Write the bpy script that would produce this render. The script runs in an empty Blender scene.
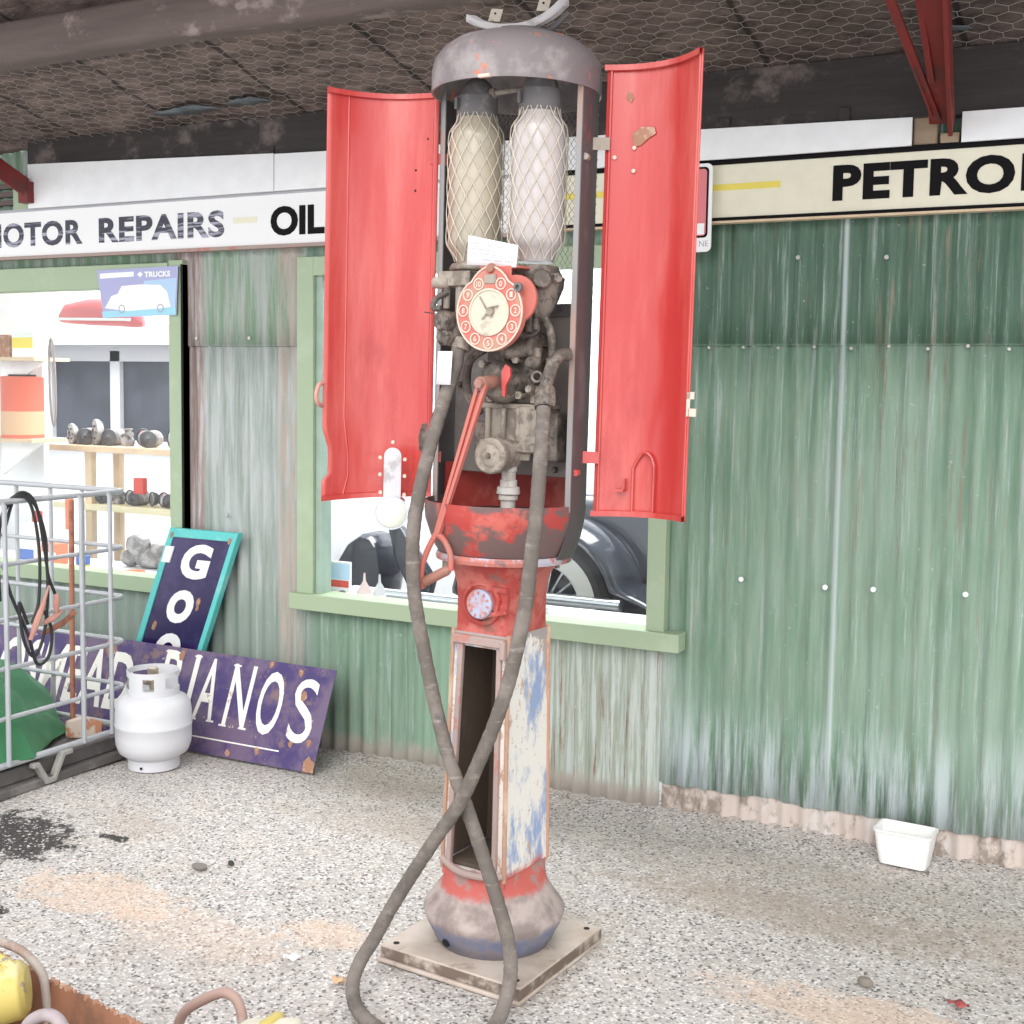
import bpy, math, random
from mathutils import Vector, Matrix, noise as mnoise
random.seed(7)
SC = bpy.context.scene
COL = SC.collection
pi = math.pi

# ---------------------------------------------------------------- camera
cam_d = bpy.data.cameras.new('camera'); cam = bpy.data.objects.new('camera', cam_d); COL.objects.link(cam)
cam_d.sensor_width = 36; cam_d.lens = 1266.48 / 1024 * 36
cam_d.shift_x = -0.00077; cam_d.shift_y = -0.01753; cam_d.clip_start = 0.05
R_ = Vector((0.88687807, 0.46176, 0.01499949)); U_ = Vector((-0.05272053, 0.06889672, 0.99622979)); F_ = Vector((-0.45898565, 0.88432514, -0.08544722))
m = Matrix((R_, U_, -F_)).transposed().to_4x4(); m.translation = Vector((0, 0, 1.6))
cam.matrix_world = m
SC.camera = cam

# ---------------------------------------------------------------- light
SC.view_settings.view_transform = 'Standard'; SC.view_settings.look = 'None'
SC.view_settings.gamma = 1; SC.view_settings.use_curve_mapping = False
SC.view_settings.exposure = 0.95
w = bpy.data.worlds.new('world'); SC.world = w; w.use_nodes = True
bg = w.node_tree.nodes['Background']; bg.inputs[0].default_value = (0.93, 0.96, 1.0, 1); bg.inputs[1].default_value = 0.95
sd = bpy.data.lights.new('sun', 'SUN'); sun = bpy.data.objects.new('sun', sd); COL.objects.link(sun)
sd.energy = 1.1; sd.angle = math.radians(50); sd.color = (1, 0.97, 0.92)
sun.rotation_euler = Vector((-0.25, 0.8, -0.62)).to_track_quat('-Z', 'Y').to_euler()
def area(name, loc, sx, sy, power):
    d = bpy.data.lights.new(name, 'AREA'); d.shape = 'RECTANGLE'; d.size = sx; d.size_y = sy; d.energy = power
    o = bpy.data.objects.new(name, d); COL.objects.link(o); o.location = loc; return o
area('shop_fill', (-5.0, 5.4, 2.86), 1.8, 1.2, 42)  # added area lamp out of view, brightens the room behind the left window
area('back_room_fill', (-7.5, 6.4, 2.86), 2.2, 1.4, 55)  # another added unseen lamp, whitens the far part of the left room
area('showroom_fill', (-2.9, 5.9, 2.86), 2.6, 1.6, 85)  # added lamp above the view, lifts the car room towards white

# ---------------------------------------------------------------- material DSL
class NT:
    def __init__(s, name, rough=0.6, metal=0.0, spec=0.4):
        s.m = bpy.data.materials.new(name); s.m.use_nodes = True; s.t = s.m.node_tree
        s.p = s.t.nodes['Principled BSDF']; s.p.inputs['Roughness'].default_value = rough
        s.p.inputs['Metallic'].default_value = metal; s.p.inputs['Specular IOR Level'].default_value = spec
        s.tc = s.t.nodes.new('ShaderNodeTexCoord'); s._xyz = None
    def L(s, a, b): s.t.links.new(a, b)
    def put(s, sock, v):
        if isinstance(v, bpy.types.NodeSocket): s.L(v, sock)
        elif isinstance(v, (tuple, list)) and len(v) == 3 and sock.type == 'RGBA': sock.default_value = (*v, 1)
        else: sock.default_value = v
    def xyz(s):
        if not s._xyz:
            n = s.t.nodes.new('ShaderNodeSeparateXYZ'); s.L(s.tc.outputs['Object'], n.inputs[0]); s._xyz = n.outputs
        return s._xyz
    def vec(s, scale=(1, 1, 1), loc=(0, 0, 0)):
        n = s.t.nodes.new('ShaderNodeMapping'); s.L(s.tc.outputs['Object'], n.inputs[0])
        n.inputs['Scale'].default_value = scale; n.inputs['Location'].default_value = loc; return n.outputs[0]
    def noise(s, scale=(1, 1, 1), k=5, detail=4, rough=0.6, loc=(0, 0, 0)):
        n = s.t.nodes.new('ShaderNodeTexNoise'); s.L(s.vec(scale, loc), n.inputs['Vector'])
        n.inputs['Scale'].default_value = k; n.inputs['Detail'].default_value = detail; n.inputs['Roughness'].default_value = rough
        return n.outputs[0]
    def voro(s, k=50, scale=(1, 1, 1), out='Color', feat='F1'):
        n = s.t.nodes.new('ShaderNodeTexVoronoi'); n.feature = feat; s.L(s.vec(scale), n.inputs['Vector']); n.inputs['Scale'].default_value = k
        return n.outputs[out]
    def rng(s, v, lo, hi, a=0.0, b=1.0, smooth=True):
        n = s.t.nodes.new('ShaderNodeMapRange'); n.interpolation_type = 'SMOOTHSTEP' if smooth else 'LINEAR'
        s.put(n.inputs[0], v); n.inputs[1].default_value = lo; n.inputs[2].default_value = hi
        n.inputs[3].default_value = a; n.inputs[4].default_value = b; return n.outputs[0]
    def mul(s, a, b, op='MULTIPLY'):
        n = s.t.nodes.new('ShaderNodeMath'); n.operation = op; s.put(n.inputs[0], a); s.put(n.inputs[1], b); return n.outputs[0]
    def mix(s, fac, a, b):
        n = s.t.nodes.new('ShaderNodeMix'); n.data_type = 'RGBA'; s.put(n.inputs[0], fac); s.put(n.inputs[6], a); s.put(n.inputs[7], b); return n.outputs[2]
    def bump(s, h, strength=0.3, dist=0.01):
        n = s.t.nodes.new('ShaderNodeBump'); n.inputs['Strength'].default_value = strength; n.inputs['Distance'].default_value = dist
        s.put(n.inputs['Height'], h); s.L(n.outputs[0], s.p.inputs['Normal'])
    def col(s, c): s.put(s.p.inputs['Base Color'], c); return s.m
    def band(s, v, lo, hi, soft=0.03):
        return s.mul(s.rng(v, lo - soft, lo + soft), s.rng(v, hi - soft, hi + soft, 1, 0))
def flat(name, c, rough=0.5, metal=0, spec=0.4, var=0.0, k=12, c2=None, lo=0.5, hi=0.62, k2=9, bump=0.0):
    t = NT(name, rough, metal, spec); b = c
    if var: b = t.mix(t.rng(t.noise(k=k), 0.3, 0.7), tuple(x * (1 - var) for x in c), tuple(min(1, x * (1 + var)) for x in c))
    if c2: b = t.mix(t.rng(t.noise(k=k2, detail=6, loc=(3, 1, 7)), lo, hi), b, c2)
    if bump: t.bump(t.noise(k=60, detail=5), bump, 0.004)
    return t.col(b)

def wall_material():
    t = NT('painted_corrugated_iron', 0.55, 0.0, 0.35); x, y, z = t.xyz()
    st = t.noise((14, 1, 0.8), 2.2, 6, 0.72); st2 = t.noise((26, 1, 0.9), 1.6, 7, 0.78, (5, 0, 2)); big = t.noise((1, 1, 0.6), 1.5, 3)
    fine = t.noise((1, 1, 1), 45, 3)
    c = t.mix(t.rng(st, 0.3, 0.7), (0.135, 0.24, 0.165), (0.255, 0.355, 0.27))
    c = t.mix(t.mul(t.rng(big, 0.45, 0.7), 0.5), c, (0.31, 0.39, 0.33))
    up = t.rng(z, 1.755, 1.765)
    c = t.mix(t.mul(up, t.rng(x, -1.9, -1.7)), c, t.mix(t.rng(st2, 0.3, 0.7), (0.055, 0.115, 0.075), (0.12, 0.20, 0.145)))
    # weathered pale zone on the left
    left = t.rng(x, -3.25, -3.35)
    pale = t.mix(t.rng(st, 0.35, 0.65), (0.28, 0.335, 0.30), (0.50, 0.53, 0.52))
    grn = t.mix(t.rng(st, 0.4, 0.6), (0.20, 0.31, 0.21), (0.38, 0.42, 0.38))
    lowz = t.rng(z, 0.55, 0.8, 1, 0)
    c = t.mix(left, c, t.mix(up, t.mix(lowz, pale, (0.27, 0.33, 0.29)), grn))
    ur = t.mul(t.band(x, -2.42, -1.64, 0.03), t.rng(z, 0.62, 0.66, 1, 0))
    c = t.mix(ur, c, t.mix(t.rng(st2, 0.42, 0.58), (0.33, 0.37, 0.30), (0.55, 0.60, 0.56)))
    ul = t.mul(t.band(x, -2.75, -2.42, 0.02), t.rng(z, 0.62, 0.66, 1, 0)); c = t.mix(ul, c, (0.24, 0.37, 0.27))
    # white chalky streaks and rust streaks
    c = t.mix(t.mul(t.rng(st2, 0.53, 0.68), 0.6), c, (0.50, 0.55, 0.55))
    rustf = t.rng(t.noise((20, 1, 1.0), 2.0, 7, 0.75, (9, 0, 4)), 0.55, 0.66)
    z1 = t.band(x, -3.47, -3.36, 0.03); z2 = t.band(x, -4.06, -3.9, 0.01)
    c = t.mix(t.mul(rustf, t.mul(ur, 1.0)), c, (0.27, 0.11, 0.08))
    c = t.mix(t.mul(rustf, 0.5), c, (0.26, 0.20, 0.15))
    nz = t.rng(t.noise((18, 1, 1.2), 3, 6, 0.7), 0.35, 0.6)
    c = t.mix(t.mul(z1, nz), c, (0.45, 0.38, 0.33)); c = t.mix(z2, c, t.mix(nz, (0.52, 0.48, 0.47), (0.30, 0.22, 0.20)))
    right = t.rng(x, -1.7, -1.6)
    c = t.mix(t.mul(t.mul(right, t.rng(z, 0.15, 0.5, 1, 0)), t.rng(st, 0.38, 0.6)), c, (0.58, 0.66, 0.68))
    seam = t.band(x, -1.035, -1.02, 0.006); c = t.mix(t.mul(seam, 0.8), c, (0.52, 0.60, 0.60))
    rr2 = t.band(x, -0.95, -0.55, 0.08); c = t.mix(t.mul(t.mul(rr2, rustf), t.rng(z, 0.6, 1.6)), c, (0.22, 0.20, 0.14))
    c = t.mix(t.mul(t.rng(fine, 0.68, 0.74), 0.3), c, (0.7, 0.74, 0.72))
    foot = t.rng(t.mul(z, t.mul(t.noise((8, 1, 8), 1.5, 3), 0.12), 'SUBTRACT'), -0.03, 0.05, 1, 0)
    c = t.mix(t.mul(foot, 0.8), c, (0.42, 0.36, 0.32))
    t.bump(fine, 0.15, 0.004)
    return t.col(c)
M = {}
M['wall'] = wall_material()
def gravel():
    t = NT('crushed_stone_gravel', 0.9, 0, 0.2); x, y, z = t.xyz()
    v = t.voro(130, (1, 1, 0.3)); sp = t.t.nodes.new('ShaderNodeSeparateColor'); t.L(v, sp.inputs[0])
    c = t.mix(sp.outputs[0], (0.40, 0.365, 0.345), (0.64, 0.60, 0.575))
    c = t.mix(t.mul(t.rng(t.noise(k=26, detail=5, rough=.7), .4, .65), .35), c, (0.33, 0.30, 0.28))
    c = t.mix(t.mul(t.rng(t.noise(k=6, detail=6, rough=.7, loc=(7, 3, 0)), .5, .66), .22), c, (0.62, 0.50, 0.40))
    c = t.mix(t.rng(sp.outputs[1], 0.86, 0.9), c, (0.17, 0.16, 0.16))
    c = t.mix(t.rng(sp.outputs[2], 0.85, 0.9), c, (0.70, 0.675, 0.655))
    brown = t.rng(t.noise((1, 1, 1), 1.3, 5, 0.6, (2.3, 1, 0)), 0.5, 0.68)
    c = t.mix(t.mul(brown, 0.45), c, (0.42, 0.34, 0.27))
    def blob(cx, cy, rx, ry, lo=0.35, hi=1.15, nk=15):
        dx = t.mul(t.mul(x, cx, 'SUBTRACT'), 1 / rx); dy = t.mul(t.mul(y, cy, 'SUBTRACT'), 1 / ry)
        d = t.mul(t.mul(dx, dx), t.mul(dy, dy), 'ADD'); d = t.mul(d, t.rng(t.noise(k=nk, detail=7, rough=.75), .25, .75, 0, 1.9, False), 'ADD')
        return t.rng(d, lo + 0.8, hi + 0.8, 1, 0)
    for cx, cy, rx, ry, a in ((-2.9, 2.82, 0.36, 0.17, 0.42), (-2.12, 2.93, 0.17, 0.11, 0.45), (-0.6, 3.2, 0.5, 0.14, 0.4), (-2.45, 2.75, .4, .14, .25)):
        c = t.mix(t.mul(blob(cx, cy, rx, ry), a), c, (0.72, 0.50, 0.36))
    for cx, cy, rx, ry, a in ((-0.95, 3.75, 0.7, 0.16, 0.5), (-1.0, 3.98, 0.9, 0.3, 0.25), (-2.4, 3.8, 0.6, 0.2, 0.3)):
        c = t.mix(t.mul(blob(cx, cy, rx, ry), a), c, (0.36, 0.29, 0.23))
    dark = t.mul(blob(-3.58, 3.02, 0.36, 0.27, 0.55, 0.9, 12), 1.0)
    dark2 = blob(-3.18, 2.55, 0.16, 0.12, 0.7, 0.9, 9); dark3 = blob(-3.22, 3.2, 0.09, 0.03, .55, .75, 14)
    stones = t.rng(sp.outputs[0], 0.86, 0.9, 1, 0.1)
    for d in (dark, dark2, dark3): c = t.mix(t.mul(t.mul(d, stones), 0.93), c, (0.035, 0.032, 0.032))
    h = t.voro(130, (1, 1, .3), 'Distance'); t.bump(h, 0.55, 0.006)
    return t.col(c)
M['gravel'] = gravel()
def ceil_mat():
    t = NT('charred_roof_lining', 0.75, 0, 0.3); x, y, z = t.xyz()
    n1 = t.noise((1, 2.5, 1), 5, 7, 0.75); n2 = t.noise((2.5, 1, 1), 14, 6, 0.8, (4, 2, 0))
    c = t.mix(t.rng(n1, 0.3, 0.68), (0.045, 0.032, 0.027), (0.27, 0.195, 0.17))
    c = t.mix(t.mul(t.rng(n2, 0.55, 0.7), 0.7), c, (0.34, 0.28, 0.26))
    c = t.mix(t.rng(x, -2.2, -0.9), c, t.mix(0.45, c, (0.05, 0.045, 0.042)))
    wv = t.mul(t.mul(x, 1.55), 1.0, 'FRACT') if False else None
    n = t.t.nodes.new('ShaderNodeMath'); n.operation = 'PINGPONG'; t.L(x, n.inputs[0]); n.inputs[1].default_value = 0.33
    c = t.mix(t.rng(n.outputs[0], 0.006, 0.016, 0.8, 0), c, (0.015, 0.012, 0.012))
    t.bump(n1, 0.8, 0.03)
    return t.col(c)
M['ceil'] = ceil_mat()
def beam_mat(name, a, b, stain, sk=3.0, lo=.55, hi=.68, amt=0.8):
    t = NT(name, 0.7, 0, 0.3)
    c = t.mix(t.noise((0.6, 3, 6), 4, 6, .7), a, b)
    c = t.mix(t.mul(t.rng(t.noise((1.2, 2, 1.5), sk, 6, 0.7, (6, 2, 1)), lo, hi), amt), c, stain)
    t.bump(t.noise((1, 6, 8), 6, 5), 0.3, 0.006); return t.col(c)
M['beam'] = beam_mat('dusty_roof_beam', (0.07, 0.05, 0.045), (0.19, 0.145, 0.13), (0.34, 0.27, 0.25), 3.5)
M['fascia'] = beam_mat('burnt_black_wall_plate', (0.022, 0.019, 0.019), (0.075, 0.063, 0.058), (0.24, 0.19, 0.17), 2.6, .52, .68, .75)
def peel(name, base, layers, rough=0.5, spec=0.4, metal=0, bump=.15):
    t = NT(name, rough, metal, spec); c = base
    for (cc, sc, k, lo, hi, amt, off) in layers: c = t.mix(t.mul(t.rng(t.noise(sc, k, 6, 0.68, (off, off * .7, off * 1.3)), lo, hi), amt), c, cc)
    t.bump(t.noise(k=40, detail=5), bump, 0.003); return t.col(c)
U1 = (1, 1, 1); V1 = (1, 1, 0.35)
RED = (0.50, 0.042, 0.038)
M['door_red'] = peel('red_enamel_fade_and_sheen', RED, [((0.72, 0.20, 0.17), (1, 1, .12), 5, 0.38, 0.70, 0.6, 1), ((0.36, 0.025, 0.025), (1, 1, .5), 5, .56, .72, .45, 5), ((0.25, 0.12, 0.09), U1, 9, .73, .76, .8, 3)], 0.24, 0.7, bump=.04)  # broad pink streaks: fading plus the doors' soft sheen painted into the red
M['pump_red'] = peel('chipped_red_paint', (0.40, 0.055, 0.045), [((0.63, 0.22, 0.18), U1, 7, .45, .6, .6, 1), ((0.20, 0.12, 0.10), U1, 8, .60, .66, .7, 4), ((0.42, 0.46, 0.56), U1, 9, .64, .67, .7, 8)], 0.55)
M['bowl_red'] = peel('bowl_worn_red_paint', (0.42, 0.05, 0.042), [((0.66, 0.2, 0.16), U1, 7, .5, .65, .5, 2), ((0.13, 0.10, 0.095), (1, 1, 1.4), 5, .41, .48, .92, 5.3)], 0.45, bump=.08)
M['bell'] = peel('dusty_red_blue_base_paint', (0.44, 0.35, 0.32), [((0.55, 0.13, 0.11), U1, 8, .55, .62, .8, 1), ((0.26, 0.30, 0.42), (1, 1, 2), 6, .52, .6, .7, 4), ((0.5, 0.42, 0.38), U1, 5, .5, .7, .7, 6)], 0.7)
def bellmat():
    t = NT('dusty_bell_base_paint', 0.7); x, y, z = t.xyz()
    n = t.noise(k=9, detail=6); n2 = t.noise(k=16, detail=5, loc=(3, 3, 3))
    zz = t.mul(z, t.mul(n, 0.09), 'ADD')
    c = t.mix(t.rng(n2, .35, .65), (0.27, 0.215, 0.20), (0.45, 0.37, 0.345))
    c = t.mix(t.mul(t.rng(zz, 0.245, 0.27), t.rng(n2, .42, .5, .2, 1)), c, (0.52, 0.12, 0.10))
    c = t.mix(t.mul(t.rng(zz, 0.150, 0.18, 1, 0), t.rng(n2, .35, .55, .4, 1)), c, (0.17, 0.19, 0.28))
    c = t.mix(t.mul(t.rng(zz, 0.10, 0.135, 1, 0), .7), c, (0.14, 0.12, 0.12))
    t.bump(n2, .2, .004); return t.col(c)
M['bell'] = bellmat()
def columnmat():
    t = NT('peeling_cream_and_blue_paint', 0.65); x, y, z = t.xyz()
    n = t.noise((1, 1, 0.45), 17, 7, .72); n2 = t.noise((1, 1, .4), 9, 6, .7, (4, 4, 1)); n3 = t.noise(U1, 60, 4, .7)
    c = t.mix(t.rng(n2, .40, .52), (0.30, 0.38, 0.58), (0.80, 0.76, 0.70))
    c = t.mix(t.mul(t.rng(n, .56, .6), .85), c, (0.50, 0.33, 0.22))
    c = t.mix(t.mul(t.rng(n3, .62, .68), .8), c, (0.35, 0.28, 0.26))
    c = t.mix(t.mul(t.rng(t.mul(z, t.mul(n2, .08), 'ADD'), .30, .33, 1, 0), t.rng(n, .4, .5)), c, (0.52, 0.13, .11))
    c = t.mix(t.rng(t.mul(z, t.mul(n, .1), 'ADD'), .955, .965), c, (0.38, 0.34, 0.33))
    t.bump(n, .3, .003); return t.col(c)
M['column'] = columnmat()
M['trim_rust'] = peel('rusty_corner_trim', (0.46, 0.27, 0.19), [((0.66, 0.50, 0.36), V1, 12, .5, .6, .8, 1), ((0.25, .12, .09), V1, 15, .6, .66, .7, 3)], 0.75)
M['frame_dust'] = peel('dusty_moulding', (0.40, 0.30, 0.27), [((0.5, 0.15, .12), U1, 8, .56, .62, .6, 1)], .7)
M['inside'] = peel('dark_rusted_interior', (0.10, 0.072, 0.055), [((0.17, 0.12, 0.09), V1, 7, .5, .7, .8, 1)], .9)
M['dome'] = peel('weathered_grey_purple_cap_paint', (0.20, 0.17, 0.175), [((0.36, 0.32, 0.31), U1, 5, .45, .62, .8, 1), ((0.60, 0.17, 0.09), U1, 15, .60, .63, .9, 6), ((0.72, 0.62, 0.6), U1, 11, .73, .75, .7, 3)], .6)
M['post'] = peel('dark_worn_frame_paint', (0.085, 0.072, 0.075), [((0.30, 0.08, 0.065), V1, 8, .6, .66, .7, 1), ((0.17, 0.15, 0.15), V1, 12, .5, .7, .6, 4)], .5)
M['flange'] = peel('pale_frame_edge', (0.30, 0.29, 0.29), [((0.42, .26, .2), V1, 6, .5, .6, .8, 2)], .5)
M['cast'] = peel('oily_dusty_castings', (0.10, 0.082, 0.07), [((0.27, 0.225, 0.19), U1, 17, .44, .62, .85, 1), ((0.04, 0.034, 0.03), U1, 24, .54, .62, .85, 5)], .65, metal=.1)
M['cast_light'] = peel('light_dusty_castings', (0.33, 0.285, 0.235), [((0.16, 0.13, 0.11), U1, 17, .47, .60, .85, 1), ((0.45, .40, .34), U1, 11, .58, .68, .7, 4)], .65)
M['plate'] = peel('grey_back_plate', (0.15, 0.128, 0.115), [((0.30, 0.275, 0.26), U1, 4, .45, .65, .8, 1), ((0.12, 0.10, 0.095), V1, 9, .55, .68, .6, 5)], .6)
M['dial_red'] = peel('faded_pink_red_dial_paint', (0.52, 0.15, 0.12), [((0.44, 0.27, 0.20), U1, 9, .45, .6, .8, 1), ((0.7, .16, .13), U1, 7, .6, .68, .6, 5)], .55)
M['dial_rim'] = flat('worn_cream_raised_rim', (0.72, 0.53, 0.44), .6)
M['dial_face'] = peel('yellowed_dial_face', (0.58, 0.52, 0.41), [((0.36, 0.31, 0.25), U1, 26, .52, .62, .6, 2)], .45)
M['cap'] = peel('grey_cast_cap', (0.15, 0.14, 0.14), [((0.32, 0.3, 0.29), U1, 14, .5, .65, .6, 3)], .6)
def glassm(name, c, trans):
    t = NT(name, 0.22, 0, 0.6); t.p.inputs['Transmission Weight'].default_value = trans
    return t.col(t.mix(t.rng(t.noise((1, 1, .5), 8, 5), .35, .65), c, tuple(x * .75 for x in c)))
M['glassL'] = glassm('dusty_cream_sight_glass', (0.50, 0.44, 0.34), .1)
M['glassR'] = glassm('dusty_white_sight_glass', (0.66, 0.60, 0.58), .25)
M['net'] = flat('pale_wire_net', (0.62, 0.55, 0.46), .5, .1)
M['chicken'] = flat('dull_wire', (0.44, 0.40, 0.35), .6, .2)
M['hose'] = peel('dusty_cloth_rubber_hose', (0.135, 0.115, 0.10), [((0.25, 0.215, 0.19), (1, 1, 1), 9, .42, .62, .7, 1), ((0.34, .30, .27), (1, 1, 4), 14, .56, .7, .7, 7), ((0.10, .09, .085), U1, 20, .58, .66, .6, 4)], .8)
M['plinth0'] = peel('dusty_steel_base_plate', (0.47, 0.40, 0.35), [((0.30, 0.22, 0.18), U1, 9, .52, .66, .7, 1), ((.6, .52, .46), U1, 5, .5, .65, .7, 3)], .8)
def plinthmat():
    t = NT('dusty_steel_base', 0.8); x, y, z = t.xyz(); n = t.noise(k=14, detail=6); n2 = t.noise(k=5, detail=5, loc=(2, 2, 2))
    c = t.mix(t.rng(n2, .35, .65), (0.42, 0.34, 0.28), (0.56, 0.48, 0.42)); c = t.mix(t.mul(t.rng(n, .58, .68), .6), c, (0.30, 0.22, 0.17))
    c = t.mix(t.mul(t.band(z, .013, .043, .002), t.rng(n, .36, .56)), c, (0.17, 0.125, 0.10)); t.bump(n, .2, .003); return t.col(c)
M['plinth'] = plinthmat()
M['lever'] = peel('pink_red_lever_paint', (0.50, 0.145, 0.115), [((0.40, .2, .17), U1, 14, .55, .65, .6, 1)], .55)
M['handle'] = peel('worn_brown_handle', (0.32, 0.15, 0.11), [((0.42, .24, .2), U1, 14, .5, .65, .6, 1)], .55)
M['black'] = flat('black_paint', (0.010, 0.009, 0.010), .8, 0, .12)
M['dark'] = flat('dark_hole', (0.01, 0.01, 0.01), .9)
M['white'] = flat('white_enamel', (0.90, 0.90, 0.90), .35, var=.03)
M['paper'] = flat('white_paper', (0.86, 0.86, 0.88), .8)
M['ink'] = flat('grey_ink', (0.45, 0.45, 0.48), .8)
M['cream'] = flat('cream_sign_enamel', (0.80, 0.76, 0.60), .35, var=.03)
M['yellow'] = flat('yellow_sign_paint', (0.82, 0.68, 0.12), .4)
M['pale_yellow'] = flat('faded_yellow_paint', (0.82, 0.79, 0.62), .4)
M['signwhite'] = peel('white_sign_board', (0.90, 0.89, 0.88), [((0.62, 0.63, 0.72), (1, 1, 3), 5, .63, .72, .5, 2)], .4, bump=.02)
M['letter_blue'] = peel('worn_blue_black_letters', (0.05, 0.05, 0.07), [((0.5, 0.5, 0.6), (.6, 1, 7), 6, .52, .6, .8, 2)], .5, bump=0)
M['greenpaint'] = peel('sage_green_window_paint', (0.37, 0.46, 0.31), [((0.46, 0.55, 0.40), U1, 4, .5, .7, .6, 2), ((0.62, 0.42, 0.26), U1, 9, .70, .72, .7, 6)], .5, bump=.05)
M['greenstile'] = flat('blue_green_window_stile', (0.34, 0.45, 0.38), .5, var=.08)
M['blackedge'] = flat('black_green_edge', (0.03, 0.04, 0.03), .6)
M['indoor'] = flat('white_indoor_wall', (0.85, 0.86, 0.88), .8, var=.02)
M['indoorfloor'] = flat('grey_indoor_floor', (0.45, 0.45, 0.46), .7)
M['shelfwood'] = flat('pale_shelf_wood', (0.68, 0.52, 0.36), .6, var=.08)
M['redsteel'] = peel('dark_red_steel', (0.20, 0.022, 0.02), [((0.10, .03, .03), U1, 5, .5, .65, .7, 1), ((0.32, 0.06, .05), U1, 4, .6, .7, .6, 3)], .5)
M['oldwood'] = beam_mat('weathered_post_timber', (0.30, 0.21, 0.14), (0.52, 0.40, 0.28), (0.2, .14, .1), 5)
M['galv'] = peel('galvanised_tube', (0.50, 0.51, 0.54), [((0.38, .38, .40), V1, 8, .5, .65, .6, 1)], .4, metal=.3)
M['rustwire'] = peel('rusty_tube', (0.40, 0.17, 0.11), [((0.25, .1, .07), U1, 12, .5, .6, .8, 1)], .75)
M['pallet'] = peel('dark_grey_pallet', (0.13, 0.12, 0.115), [((0.25, .23, .22), U1, 6, .5, .65, .7, 1)], .8)
M['plastic'] = flat('translucent_grey_pan', (0.34, 0.33, 0.31), .5, var=.15)
M['tarp'] = peel('green_tarpaulin', (0.045, 0.19, 0.085), [((0.12, 0.32, 0.18), U1, 3, .5, .65, .7, 1)], .45, bump=.0)
M['bottle'] = peel('off_white_gas_bottle_paint', (0.64, 0.64, 0.67), [((0.50, .57, .55), U1, 7, .6, .72, .5, 1), ((0.4, .33, .3), (3, 3, .4), 9, .70, .72, .7, 5)], .4, bump=.02)
M['navy'] = peel('chipped_dark_blue_enamel', (0.022, 0.012, 0.075), [((0.065, 0.045, 0.15), U1, 4, .45, .65, .7, 1), ((0.6, .55, .55), U1, 16, .70, .72, .8, 5)], .22, spec=.6, bump=.02)
M['navyrust'] = peel('scuffed_purple_blue_enamel', (0.06, 0.04, 0.15), [((0.17, 0.12, 0.19), U1, 5, .42, .6, .85, 1), ((0.24, 0.15, 0.14), U1, 7, .58, .66, .8, 3), ((0.62, 0.52, 0.45), U1, 18, .66, .69, .8, 5)], .4, bump=.05)
M['signletter'] = peel('chipped_cream_letters', (0.86, 0.84, 0.78), [((0.46, 0.33, 0.25), U1, 11, .62, .66, .75, 1)], .4, bump=0)
M['teal'] = peel('teal_sign_frame', (0.12, 0.56, 0.54), [((0.30, 0.66, .64), U1, 6, .5, .65, .7, 1), ((0.4, .2, .12), U1, 10, .7, .72, .9, 4)], .35, bump=0)
M['rust'] = peel('flaking_rust', (0.36, 0.19, 0.12), [((0.55, .38, .3), U1, 30, .5, .6, .8, 1)], .85)
M['cable'] = flat('black_rubber_cable', (0.03, 0.03, 0.032), .5)
M['copper'] = flat('pinkish_clamp_grip', (0.55, 0.27, 0.22), .5, var=.15)
M['redplast'] = flat('red_plastic', (0.6, 0.08, 0.06), .4)
M['skirt'] = peel('dirty_limewashed_skirting', (0.58, 0.50, 0.45), [((0.62, 0.58, .56), (3, 1, 1), 5, .5, .62, .8, 1), ((0.24, 0.19, .155), (1, 1, .7), 9, .50, .62, .85, 4)], .85)
M['steel'] = flat('zinc_fitting', (0.52, 0.50, 0.48), .4, .5)
M['rubbertyre'] = flat('black_tyre_rubber', (0.03, 0.03, 0.032), .7)
M['carpaint'] = flat('black_car_paint', (0.035, 0.04, 0.055), .12, 0, .8)
M['carglass'] = flat('dim_car_glass', (0.30, 0.33, 0.37), .1)
M['chrome'] = flat('dull_chrome', (0.6, 0.62, 0.65), .25, .8)
M['offwhite'] = flat('cream_whitewall', (0.62, 0.62, 0.58), .6)
M['dkpane'] = flat('dim_window_pane', (0.055, 0.06, 0.075), .3, var=.3, k=3)
M['greypart'] = peel('grey_engine_metal', (0.22, 0.21, 0.21), [((0.45, .44, .43), U1, 18, .45, .6, .8, 1)], .5, metal=.3)
M['darkpart'] = flat('dark_engine_metal', (0.08, 0.08, 0.085), .5, .3, var=.3)
M['orange'] = flat('orange_red_card', (0.75, 0.22, 0.12), .6)
M['blue'] = flat('blue_print', (0.10, 0.18, 0.5), .5)
M['pinkred'] = flat('faded_pink_red_panel', (0.72, 0.20, 0.22), .3)
M['sky'] = flat('pale_blue_print', (0.45, 0.62, 0.82), .5)
M['lilac'] = flat('lilac_print', (0.42, 0.42, 0.66), .5)
M['aqua'] = flat('aqua_print', (0.35, 0.66, 0.80), .5)
M['yellowpaint'] = peel('scratched_yellow_paint', (0.55, 0.44, 0.13), [((0.62, 0.55, .32), U1, 9, .5, .6, .8, 1), ((0.22, .18, .22), (1, 1, 1), 18, .57, .61, .85, 4)], .5)
M['troughrust'] = peel('brown_rusted_steel', (0.27, 0.12, 0.07), [((0.16, .08, .05), U1, 5, .5, .65, .8, 1), ((0.4, .22, .14), U1, 9, .6, .7, .6, 4)], .7)
M['tubegrey'] = peel('scuffed_grey_pipe', (0.42, 0.36, 0.32), [((0.28, .17, .13), U1, 14, .5, .62, .7, 1)], .6)
M['tubebrown'] = peel('rusty_pipe_handle', (0.40, 0.27, 0.23), [((0.5, .42, .4), U1, 14, .5, .62, .7, 1)], .6)
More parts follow.
